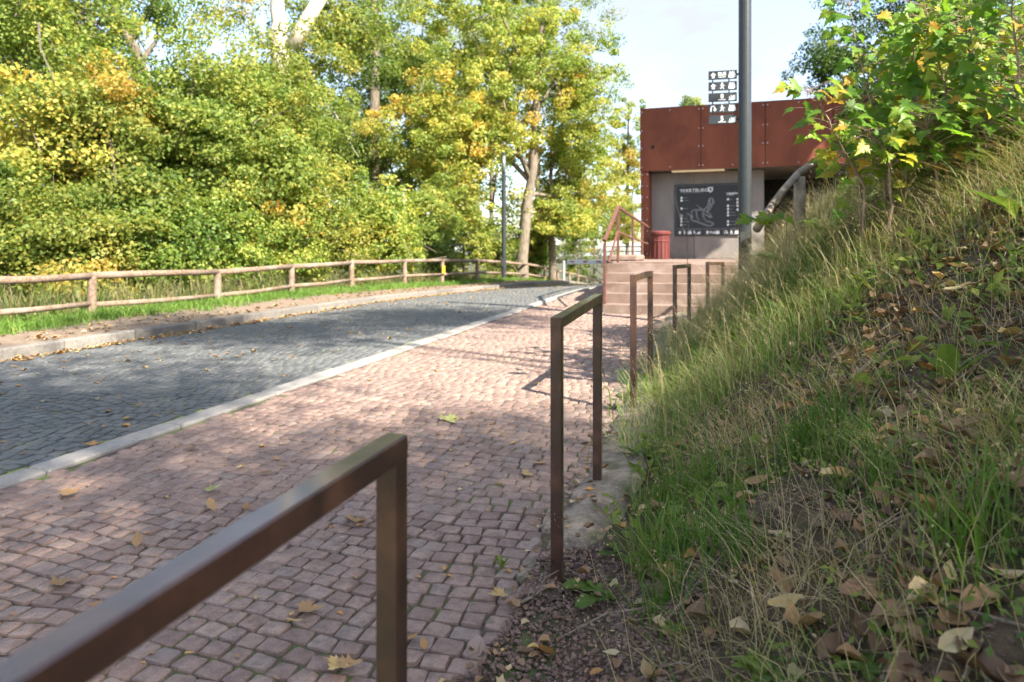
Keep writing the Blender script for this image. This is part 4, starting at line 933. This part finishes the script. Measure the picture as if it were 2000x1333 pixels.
for i, (px, py, d, L) in enumerate(((1545, 440, 6.9, .55), (1500, 455, 7.4, .45), (1620, 420, 6.6, .5))):
    p_ = pix(px, py, d); p_.z = float(ground(p_.x, p_.y)); fern(p_, ['bright green fern below the log handrail', 'smaller fern at the foot of the lamp post', 'fern under the low maple sapling'][i], 11, L, 500 + i)

# ------------------------------------------------------------------ grass and weeds
def blades(P, az, h, bend, wd, tint, g):
    n_ = len(P); S = np.array([0, .38, .72, 1.0]); dr = np.column_stack([np.cos(az), np.sin(az), np.zeros(n_)]); sd = np.column_stack([-np.sin(az), np.cos(az), np.zeros(n_)])
    tw = g.uniform(-.9, .9, n_); sd2 = sd * np.cos(tw)[:, None] + dr * np.sin(tw)[:, None]
    V = np.zeros((n_, 7, 3))
    for i, s in enumerate(S):
        c = P + np.array([0, 0, 1]) * (h * (s - .45 * bend * s * s))[:, None] + dr * (h * bend * s * s)[:, None]
        w_ = (wd * (1 - s ** 1.5 * .85) * .5)[:, None]
        if i < 3: V[:, 2 * i] = c - sd2 * w_; V[:, 2 * i + 1] = c + sd2 * w_
        else: V[:, 6] = c
    b = np.arange(n_)[:, None] * 7
    F = np.concatenate([b + np.array(q) for q in ((0, 1, 3), (0, 3, 2), (2, 3, 5), (2, 5, 4), (4, 5, 6))], 1).reshape(-1, 3)
    return V.reshape(-1, 3), F, np.repeat(tint, 5)
def grass(name, label, cx, cy, per, rad, h0, h1, wd, t0, t1, seed, bend=(.15, .8), down=True, parent=None, zf=ground):
    g = np.random.default_rng(seed); n_ = len(cx); k = np.repeat(np.arange(n_), per); m_ = len(k)
    x = cx[k] + g.normal(0, rad, m_); y = cy[k] + g.normal(0, rad, m_); z = zf(x, y) - .01
    az = g.uniform(0, 2 * math.pi, m_)
    if down: az = np.where(g.uniform(size=m_) < .5, math.pi + g.normal(0, .8, m_), az)
    tt = g.uniform(t0, t1, n_)[k] + g.normal(0, .05, m_); hs = g.uniform(.7, 1.2, n_)[k]
    V, F, T = blades(np.column_stack([x, y, z]), az, g.uniform(h0, h1, m_) * hs, g.uniform(bend[0], bend[1], m_), wd * g.uniform(.6, 1.3, m_), np.clip(tt, .01, .99), g)
    o = link(name, mesh_np(name, V, F, T), M['grass']); return tag(o, label, 'grass', kind='stuff')
g = np.random.default_rng(77)
def scatter(n_, y0, y1, t0, t1, pw=1.0, dens=None):
    y = y0 + (y1 - y0) * g.uniform(0, 1, n_) ** pw; t = g.uniform(t0, t1, n_); x = Xe(y) + t
    if dens is not None: keep = g.uniform(size=n_) < dens(x, y, t); x, y = x[keep], y[keep]
    vis = (x / np.maximum(y, .1) < .85); return x[vis], y[vis]
clump = lambda x, y, t: np.clip((vnoise(x, y, 1.5, 21) - .40) * 3.2, .05, 1) * np.where((t > 1.3) & (y > 2.2), .32, 1)
x, y = scatter(3600, .7, 8, .40, 3.8, 1.05, clump)
grass('green_grass', 'green grass tufts growing on the embankment', x, y, 20, .07, .07, .26, .0055, .10, .52, 601, (.3, 1.1))
x, y = scatter(850, .8, 6, .45, 3.2, 1.1, lambda x, y, t: np.clip((vnoise(x, y, 1.3, 33) - .35) * 2.5, .05, 1))
grass('dry_grass', 'dry straw coloured grass on the embankment', x, y, 18, .08, .10, .36, .0035, .52, .9, 602, (.5, 1.3))
x, y = scatter(2300, 4.2, 13, .12, 3.4, .9, lambda x, y, t: np.clip((vnoise(x, y, 1.7, 44) - .25) * 2.2, .15, 1) * np.where(t > 1.6, .3, 1))
grass('tall_dry_grass', 'tall pale grass along the foot of the embankment', x, y, 15, .12, .12, .46, .0045, .38, 1.0, 603, (.3, 1.5), False)
x, y = scatter(1900, 4.0, 13, .10, 3.4, .95, lambda x, y, t: np.where(t > 1.5, .3, 1))
grass('lush_grass', 'fresh green grass between the tall dry stalks', x, y, 20, .12, .10, .36, .008, .12, .50, 604, (.3, 1.3), False)
x, y = scatter(420, 3.6, 7.5, 2.0, 4.6, 1.0)
grass('matted_grass', 'bleached grass hanging below the saplings', x, y, 16, .12, .18, .5, .0045, .42, .95, 605, (.6, 1.5), False)
tc_ = [hit(*p) for p in ((1270, 1120), (1310, 1110), (1350, 1080), (1290, 1050), (1330, 1000), (1270, 990), (1400, 1060), (1450, 1100), (1380, 980), (1300, 1180), (1560, 900), (1600, 860), (1640, 900), (1700, 960), (1900, 1080))]
xs_ = np.array([p.x for p in tc_]); ys_ = np.array([p.y for p in tc_])
grass('green_grass_tussock', 'lush green grass tussock beside the gravel', xs_, ys_, 70, .05, .14, .37, .007, .10, .42, 606, (.15, .8), False)
x, y = scatter(420, 6.6, 10.5, .35, 1.9, 1.0)
grass('wispy_grass', 'wispy pale grass at the foot of the near lamp post', x, y, 16, .12, .25, .7, .0045, .50, 1.05, 607, (.3, 1.3), False)
# stalks with seed heads
def stalks(name, label, x, y, h0, h1, seed, tint=(.62, .9)):
    g = np.random.default_rng(seed); n_ = len(x); P = np.column_stack([x, y, ground(x, y)]); az = math.pi + g.normal(0, 1.3, n_); h = g.uniform(h0, h1, n_); bend = g.uniform(.15, .9, n_)
    V, F, T = blades(P, az, h, bend, np.full(n_, .0028), g.uniform(*tint, n_), g)
    dr = np.column_stack([np.cos(az), np.sin(az), np.zeros(n_)]); VV, FF, TT = [V], [F], [T]; off = len(V)
    for q in range(9):
        s = .80 + .2 * q / 8; c = P + np.array([0, 0, 1]) * (h * (s - .45 * bend * s * s))[:, None] + dr * (h * bend * s * s)[:, None] + g.normal(0, .012, (n_, 3))
        N = g.normal(size=(n_, 3)); N /= np.linalg.norm(N, axis=1, keepdims=True); v2, f2 = leaf_quads(c, N, .0095, g, .4); VV.append(v2); FF.append(f2 + off); off += len(v2); TT.append(np.repeat(g.uniform(.7, .95, n_), 2))
    return tag(link(name, mesh_np(name, np.concatenate(VV), np.concatenate(FF), np.concatenate(TT)), M['grass']), label, 'grass', kind='stuff')
x, y = scatter(1100, 4.0, 12, .1, 1.9, 1.0); stalks('seed_stalks', 'thin dry seed stalks standing in the tall grass', x, y, .35, .75, 611)
x, y = scatter(150, 1.3, 4.5, .15, 2.6, 1.0); stalks('thin_stalks', 'thin brown seed stalks arching over the gravel and litter', x, y, .25, .55, 612)
# verge grass, left
n_ = 2600; y = 6 + 40 * g.uniform(0, 1, n_) ** 1.6; x = Xf(y) + .25 + g.normal(0, .34, n_); x = np.minimum(x, Xk(y) - .25 - .6 * g.uniform(size=n_) ** .6)
grass('verge_grass', 'bright green grass strip along the log fence', x, y, 18, .09, .07, .22, .011, .10, .42, 621, (.2, .9), False)
n_ = 900; y = 8 + 30 * g.uniform(0, 1, n_) ** 1.4; x = Xf(y) - .3 - np.abs(g.normal(0, .5, n_))
grass('verge_weeds', 'tall brownish weeds behind the log fence', x, y, 16, .12, .25, .75, .010, .30, .75, 622, (.1, .6), False)

# low leafy ground cover
def cover(name, label, n_, y0, y1, t0, t1, size, tint, seed):
    q = np.random.default_rng(seed); x, y = scatter(n_, y0, y1, t0, t1, 1.1, lambda x, y, t: np.clip((vnoise(x, y, 1.9, seed) - .4) * 4, .04, 1))
    k = np.repeat(np.arange(len(x)), 9); C = np.column_stack([x[k] + q.normal(0, .05, len(k)), y[k] + q.normal(0, .05, len(k)), np.zeros(len(k))]); C[:, 2] = ground(C[:, 0], C[:, 1]) + q.uniform(.01, .11, len(k))
    N = q.normal(size=(len(k), 3)) * .5 + np.array([-.3, -.35, .8]); N /= np.linalg.norm(N, axis=1, keepdims=True)
    V, F = leaf_quads(C, N, size, q, .5); tag(link(name, mesh_np(name, V, F, np.repeat(np.clip(q.uniform(*tint, len(k)), .01, .95), 2)), M['leaf']), label, 'weeds', kind='stuff')
cover('ground_cover', 'small green weed leaves carpeting parts of the embankment', 1500, 1.3, 9, .35, 3.8, .028, (.08, .48), 651)
cover('leafy_weeds', 'larger bright weed leaves among the bank grass', 700, 3.0, 11, .15, 3.2, .075, (.2, .55), 652)
# broad leaved weeds
DAN = [(0, 0), (.04, .1), (.12, .16), (.05, .22), (.16, .34), (.07, .40), (.20, .55), (.09, .60), (.22, .76), (.14, .90), (0, 1.0)]
DAN = DAN + [(-x, y) for x, y in reversed(DAN[1:-1])]
OVL = [(0, 0), (.05, .12), (.17, .32), (.21, .52), (.16, .76), (.07, .93), (0, 1)]; OVL = OVL + [(-x, y) for x, y in reversed(OVL[1:-1])]
WD = set_leaf([leaf_mesh('leaf', DAN, .35, .25, 700 + k, .22 + .05 * k) for k in range(3)], M['leaf'])
WO = set_leaf([leaf_mesh('leaf', OVL, .4, .3, 710 + k, .22 + .06 * k) for k in range(3)], M['leaf'])
def weed(pos, n_, L, kind, label, seed, erect=.5, spread=None):
    g = np.random.default_rng(seed); t = thing('weed', pos, label, 'weed', 'broad leaved weeds on the embankment')
    for k in range(n_):
        an = (spread[0] + (spread[1] - spread[0]) * k / max(1, n_ - 1)) if spread else 2 * math.pi * k / n_ + g.uniform(-.4, .4); e = erect * g.uniform(.6, 1.3)
        me = (WD if kind == 'd' else WO)[g.integers(3)]
        place_leaf(t, me, Vector(pos) + UP * .01, (math.cos(an), math.sin(an), e), (-math.cos(an) * e, -math.sin(an) * e - .1, 1), L * g.uniform(.7, 1.15))
WEEDS = [(1205, 1172, 2, .25, 'd', 'large toothed dandelion leaf lying over the gravel', .15, (2.7, 3.6)), (1850, 760, 3, .20, 'o', 'upright broad green leaf right of the dead branch', 1.6, None), (1262, 905, 7, .17, 'd', 'pale toothed weed beside the grass tussock', .8, None),
         (1290, 880, 6, .15, 'o', 'light green broad weed behind the grass tussock', .7, None), (1320, 1245, 7, .05, 'o', 'tiny bright green seedling in dark dry grass', .4, None), (1500, 1330, 8, .09, 'o', 'dark green low weed at the bottom edge', .3, None), (1690, 1325, 7, .08, 'o', 'dark blue green clover like weed at lower right', .3, None),
         (1985, 430, 5, .28, 'o', 'broad green leaf at the right edge under the saplings', .9, None), (1790, 480, 6, .17, 'o', 'pair of bright upright leaves below the dry grass', 1.1, None), (1590, 570, 6, .16, 'd', 'bright green weed in the middle of the embankment', .7, None), (1700, 560, 7, .13, 'o', 'pale green weed left of the bare litter', .5, None),
         (1480, 700, 6, .17, 'd', 'bright green weed in the tall dry grass', .8, None), (1340, 640, 8, .14, 'o', 'leafy weed at the foot of the third hoop', 1.0, None), (1215, 1095, 4, .12, 'd', 'grey green toothed weed on the gravel', .3, None), (1195, 800, 6, .07, 'd', 'small moss green weed on the concrete footing', .5, None),
         (980, 1120, 6, .05, 'd', 'thin green weed between paving and gravel', 1.6, None), (1690, 640, 6, .12, 'd', 'small bright weed above the dead branch', .5, None), (1905, 690, 5, .10, 'o', 'yellow green leaf beside the pale dry leaf', .6, None), (1420, 990, 6, .12, 'd', 'green weed right of the tussock', .7, None)]
for i, (px, py, n_, L, kd, lab, er, spd) in enumerate(WEEDS):
    weed(hit(px, py), n_, L, kd, lab, 800 + i, er, spd)
# tall dark weed stem beside the fourth hoop
wp = hit(1352, 660); t = thing('tall_weed', wp, 'thin dark weed stem rising past the fourth hoop', 'weed')
wt = pix(1318, 385, wp.y); MB().tube([wp, wp.lerp(wt, .4) + Vector((.03, 0, 0)), pix(1342, 480, wp.y), wt], [.006, .005, .004, .002], 6).build('stem', M['deadwood'], t, smooth=True)
MB().tube([pix(1342, 480, wp.y), pix(1345, 440, wp.y), pix(1340, 420, wp.y)], [.003, .002, .001], 5).build('side_stem', M['deadwood'], t)

# ------------------------------------------------------------------ gravel, dead leaves, branches
g = np.random.default_rng(901)
def gravel(name, label, n_, y0, y1, t0, t1, s0, s1, mat):
    y = g.uniform(y0, y1, n_); x = Xh(y) + g.uniform(t0, t1, n_); z = np.maximum(ground(x, y), embank(x, y)) + .001
    oct_ = np.array([(1, 0, 0), (0, 1, 0), (-1, 0, 0), (0, -1, 0), (0, 0, .7), (0, 0, -.7), (.6, .6, .45), (-.6, -.5, .5)], float)
    Fo = np.array([(0, 6, 4), (6, 1, 4), (1, 2, 4), (2, 7, 4), (7, 3, 4), (3, 0, 4), (0, 1, 6), (2, 3, 7), (1, 0, 5), (2, 1, 5), (3, 2, 5), (0, 3, 5)])
    s = g.uniform(s0, s1, (n_, 1, 1)) * g.uniform(.6, 1.3, (n_, 1, 3)); V = oct_[None] * s * (1 + g.normal(0, .15, (n_, 8, 3)))
    a = g.uniform(0, 6.28, n_); c, s_ = np.cos(a)[:, None], np.sin(a)[:, None]; X = V[..., 0] * c - V[..., 1] * s_; Y = V[..., 0] * s_ + V[..., 1] * c
    V = np.stack([X + x[:, None], Y + y[:, None], V[..., 2] + z[:, None]], -1).reshape(-1, 3); F = (Fo[None] + (np.arange(n_) * 8)[:, None, None]).reshape(-1, 3)
    tag(link(name, mesh_np(name, V, F, np.repeat(g.uniform(0, 1, n_), 12)), mat), label, 'gravel', kind='stuff')
M['gravel'] = stone_mat('crushed_red_gravel', [(0, (0.085, 0.05, 0.038)), (0.5, (0.19, 0.115, 0.088)), (1, (0.30, 0.20, 0.155))], (0.07, 0.042, 0.033), (0.34, 0.25, 0.20), 0.9)
gravel('gravel', 'reddish crushed gravel at the foot of the embankment', 9000, 1.0, 3.1, -.12, .62, .004, .012, M['gravel'])
gravel('stony_soil', 'brown crumbs of soil and stone on the embankment', 7000, 1.2, 6.0, .45, 3.2, .004, .016, M['gravel'])
def litter_mesh(seed):
    q = np.random.default_rng(seed); k = 9; an = np.linspace(0, 2 * math.pi, k, endpoint=False); rx, ry = .5, .5 * q.uniform(.5, .8)
    rad = 1 + q.uniform(-.22, .15, k); o = np.column_stack([np.cos(an) * rx * rad, np.sin(an) * ry * rad]); o[0, 0] += .18
    cv = q.uniform(.5, 1.9); z = cv * (o[:, 1] ** 2) * 1.6 + q.uniform(-.3, .5) * o[:, 0] ** 2 + q.normal(0, .04, k)
    V = np.vstack([[0, 0, 0], np.column_stack([o, z])]); V[:, 2] -= V[:, 2].min(); return V, np.array([(0, 1 + i, 1 + (i + 1) % k) for i in range(k)])
LV = [litter_mesh(s) for s in range(12)]
def litter(name, label, x, y, s0, s1, tint, seed, zf=ground, lift=.004, tilt=.35):
    q = np.random.default_rng(seed); n_ = len(x); VV, FF, TT = [], [], []; off = 0; vi = q.integers(0, 12, n_); z = zf(x, y) + lift
    tn = np.clip(tint(q, n_), .01, .99); a = q.uniform(0, 6.28, n_); s = q.uniform(s0, s1, n_); tx, ty = q.normal(0, tilt, n_), q.normal(0, tilt, n_)
    for k in range(12):
        i = np.where(vi == k)[0]; V, F = LV[k]
        if not len(i): continue
        X = (V[None, :, 0] * np.cos(a[i])[:, None] - V[None, :, 1] * np.sin(a[i])[:, None]) * s[i][:, None]; Y = (V[None, :, 0] * np.sin(a[i])[:, None] + V[None, :, 1] * np.cos(a[i])[:, None]) * s[i][:, None]
        Zz = V[None, :, 2] * s[i][:, None] + np.abs(X * tx[i][:, None] + Y * ty[i][:, None])
        VV.append(np.stack([X + x[i][:, None], Y + y[i][:, None], Zz + z[i][:, None]], -1).reshape(-1, 3)); FF.append((F[None] + (np.arange(len(i)) * len(V))[:, None, None]).reshape(-1, 3) + off); off += len(i) * len(V); TT.append(np.repeat(tn[i], len(F)))
    return tag(link(name, mesh_np(name, np.concatenate(VV), np.concatenate(FF), np.concatenate(TT)), M['litter']), label, 'leaves', kind='stuff')
brown = lambda q, n_: np.where(q.uniform(size=n_) < .78, q.uniform(.02, .45, n_), np.where(q.uniform(size=n_) < .6, q.uniform(.86, .95, n_), q.uniform(.4, .85, n_)))
gold = lambda q, n_: q.uniform(.3, .95, n_)
x, y = scatter(9000, .7, 8.5, .35, 4.0, 1.0, lambda x, y, t: np.where(t > 1.0, 1, .35)); litter('leaf_litter', 'brown dead leaves scattered over the embankment soil', x, y, .03, .095, brown, 911)
y = g.uniform(6, 34, 1500) ; x = Xk(y) + .04 + np.abs(g.normal(0, .13, 1500)) * (.5 + vnoise(y, y * 0, .9, 5)); litter('gutter_leaves', 'orange and yellow fallen leaves gathered along the left kerb', x, y, .03, .085, gold, 912, paved, .004, .2)
y = 3.5 + 20 * g.uniform(0, 1, 520) ** 1.3; x = Xk(y) + g.uniform(.2, 3.7, 520); litter('road_leaves', 'small yellow leaves scattered over the grey road setts', x, y, .025, .065, gold, 913, paved, .003, .15)
y = 1.6 + 12 * g.uniform(0, 1, 420) ** 1.3; x = Xs(y) + .2 + (Xh(y) - Xs(y) - .3) * g.uniform(0, 1, 420) ** .7; litter('leaf_crumbs', 'tiny dry leaf fragments scattered over the red setts', x, y, .012, .035, gold, 914, paved, .003, .15)
y = 1.3 + 3.5 * g.uniform(0, 1, 420); x = Xh(y) - .18 + g.uniform(0, .75, 420); litter('gravel_leaves', 'dry leaf scraps on the gravel and footing', x, y, .015, .05, brown, 915, lambda x, y: np.maximum(ground(x, y), embank(x, y)) + .03 * (y > 2.6), .01)
y = 5.5 + 28 * g.uniform(0, 1, 1100) ** 1.3; x = Xk(y) - .16 - g.uniform(0, 1.5, 1100) ** 1.3; litter('verge_leaves', 'dry leaves scattered over the sandy verge', x, y, .03, .08, brown, 916, left_ground, .006, .2)
# conspicuous single leaves lying on the paving and the slope
FL = {'tan': .5, 'orange': .62, 'brown': .22, 'yellow': .82, 'pale': .92, 'green': .99}
SM = {}
for c_, tv in FL.items():
    for k in range(2):
        me = leaf_mesh('fallen_leaf', MO if k == 0 else OVL, -.35 if k == 0 else -.5, .35, 950 + len(SM), tv); me.materials.append(M['litter']); SM[(c_, k)] = me
SINGLE = [(205, 1192, 'orange', 0, .085, 'orange leaf by the lower left above the near bar'), (125, 975, 'tan', 0, .10, 'large curled tan leaf on the setts near the left edge'), (120, 1152, 'tan', 0, .09, 'star shaped tan leaf low on the left'), (265, 1078, 'tan', 1, .10, 'long tan leaf in the lower left third'),
          (405, 968, 'green', 0, .085, 'small green leaf on the red setts'), (418, 1006, 'tan', 1, .10, 'tan leaf just above the near bar'), (478, 1002, 'orange', 1, .08, 'curled orange leaf just above the near bar'), (478, 1025, 'orange', 0, .05, 'little orange leaf right at the near bar'), (465, 920, 'yellow', 0, .06, 'pale yellow leaf in the middle of the paving'), (500, 932, 'brown', 1, .09, 'dark curled leaf in the middle of the paving'),
          (545, 902, 'orange', 1, .06, 'orange leaf in the paving centre'), (675, 866, 'orange', 1, .07, 'orange leaf behind the near bar end'), (380, 882, 'brown', 0, .08, 'dark brown leaf by the mossy setts'), (180, 876, 'orange', 0, .12, 'orange leaf on the pale edging'), (870, 820, 'green', 0, .16, 'large pale green leaf beyond the near post'), (695, 1030, 'tan', 0, .13, 'broad tan leaf left of the near post'),
          (585, 1205, 'tan', 0, .10, 'tan leaf below the near bar'), (590, 1222, 'yellow', 1, .06, 'yellow leaf below the near bar'), (665, 1307, 'yellow', 0, .085, 'bright yellow leaf at the bottom left of the near post'), (690, 1308, 'tan', 0, .09, 'tan leaf touching the yellow one'), (655, 1066, 'brown', 1, .045, 'small dark leaf left of the near post'), (860, 905, 'orange', 1, .06, 'orange leaf right of the near post top'), (985, 1170, 'yellow', 0, .08, 'yellow leaf on the gravel edge'),
          (830, 1285, 'orange', 1, .06, 'orange leaf right of the near post foot'), (815, 1250, 'orange', 1, .07, 'flat orange leaf beside the near post'), (1040, 910, 'tan', 1, .09, 'tan leaf left of the second hoop'), (1020, 930, 'yellow', 0, .08, 'yellow leaf left of the second hoop'), (1150, 870, 'tan', 0, .08, 'tan leaf between the posts of the second hoop'),
          (1570, 1195, 'yellow', 1, .10, 'upright yellow leaf in the dark litter'), (1490, 1072, 'yellow', 1, .09, 'yellow curled leaf on the slope'), (1575, 798, 'orange', 0, .11, 'red orange leaf in the grass of the slope'), (1930, 408, 'orange', 0, .16, 'orange leaf high on the slope at right'), (1830, 1020, 'pale', 1, .13, 'large pale dry leaf at lower right'), (1930, 660, 'pale', 0, .16, 'crumpled cream leaf on bare soil'),
          (1890, 575, 'pale', 1, .12, 'cream dry leaf on the upper slope'), (1510, 945, 'tan', 1, .13, 'long tan leaf beside the green blades'), (1530, 1150, 'tan', 0, .12, 'pinkish dry leaf under the yellow one'), (1855, 1125, 'pale', 1, .08, 'split pale leaf in dark litter'), (1620, 1130, 'brown', 0, .12, 'crumpled brown leaf on the slope'), (1720, 1160, 'brown', 1, .14, 'long brown leaf low on the slope'),
          (1900, 1270, 'pale', 1, .11, 'big grey white leaf near the lower right corner'), (1340, 870, 'tan', 0, .09, 'tan leaf on the soil left of centre slope'), (1445, 880, 'orange', 1, .09, 'reddish leaf in the slope grass'), (1570, 600, 'orange', 0, .13, 'tan orange leaf in the mid slope grass'), (1050, 1290, 'orange', 0, .09, 'orange brown leaf on the gravel at the bottom'), (1245, 1120, 'brown', 1, .12, 'long brown leaf under the tussock')]
for i, (px, py, c_, k, s, lab) in enumerate(SINGLE):
    q = np.random.default_rng(3000 + i); p_ = hit(px, py); a = q.uniform(0, 6.28); on = p_.x > float(Xh(p_.y))
    o = bpy.data.objects.new('fallen_leaf', SM[(c_, k)]); COL.objects.link(o); o.location = p_ + UP * (.03 if on else .012); o.scale = (s, s, s)
    o.rotation_euler = (q.uniform(-.25, .25) + (-.5 if on else 0), q.uniform(-.25, .25) + (-.4 if on else 0), a); tag(o, 'fallen ' + lab if 'leaf' in lab else lab, 'leaf', 'single fallen leaves')
def branch(pts, rad, label, seed):
    P = [Vector(p) for p in pts]; t = thing('dead_branch', P[0], label, 'branch', 'dead branches on the ground'); q = np.random.default_rng(seed); fine = []
    for a_, b2 in zip(P, P[1:]):
        for f_ in np.linspace(0, 1, 4, endpoint=False): fine.append(a_.lerp(b2, f_) + Vector(tuple(q.normal(0, rad * .35, 3))))
    fine.append(P[-1]); MB().tube(fine, [rad * (1 - .6 * i / (len(fine) - 1)) for i in range(len(fine))], 8).build('stem', M['deadwood'], t, smooth=True)
    s0 = fine[len(fine) // 2]; MB().tube([s0, s0 + Vector((.05, .02, .06)), s0 + Vector((.10, .02, .09))], [rad * .5, rad * .35, rad * .15], 6).build('side_twig', M['deadwood'], t, smooth=True)
hh = lambda px, py, up=.012: hit(px, py) + UP * up
g = np.random.default_rng(990); tw = MB()
x, y = scatter(420, 1.2, 8, .4, 3.6, 1.0)
for k in range(len(x)):
    a = g.uniform(0, 6.28); l = g.uniform(.08, .35); p0_ = Vector((x[k], y[k], float(ground(x[k], y[k])) + .012)); xe, ye = x[k] + math.cos(a) * l, y[k] + math.sin(a) * l
    p2_ = Vector((xe, ye, float(ground(xe, ye)) + g.uniform(.01, .06))); tw.tube([p0_, (p0_ + p2_) / 2 + Vector((g.normal(0, .012), g.normal(0, .012), .015)), p2_], [.004, .003, .0015], 5)
tag(tw.build('fallen_twigs', M['deadwood']), 'thin broken twigs strewn over the slope', 'twigs', kind='stuff')
branch([hh(1655, 758), hh(1700, 725, .03), hh(1745, 695, .03), hh(1790, 672)], .014, 'dead branch lying across the middle of the slope', 1)
branch([hh(1003, 1195), hh(1040, 1175), hh(1078, 1150)], .007, 'short grey stick on the gravel edge below the second hoop', 2)
branch([hh(1395, 765, .05), hh(1450, 690, .12), hh(1500, 640, .14), hh(1545, 560, .2)], .004, 'thin pale twig leaning in the grass of the slope', 3)
branch([hh(1480, 690), hh(1560, 650, .03), hh(1640, 625)], .010, 'mossy root like stick in the upper grass', 4)
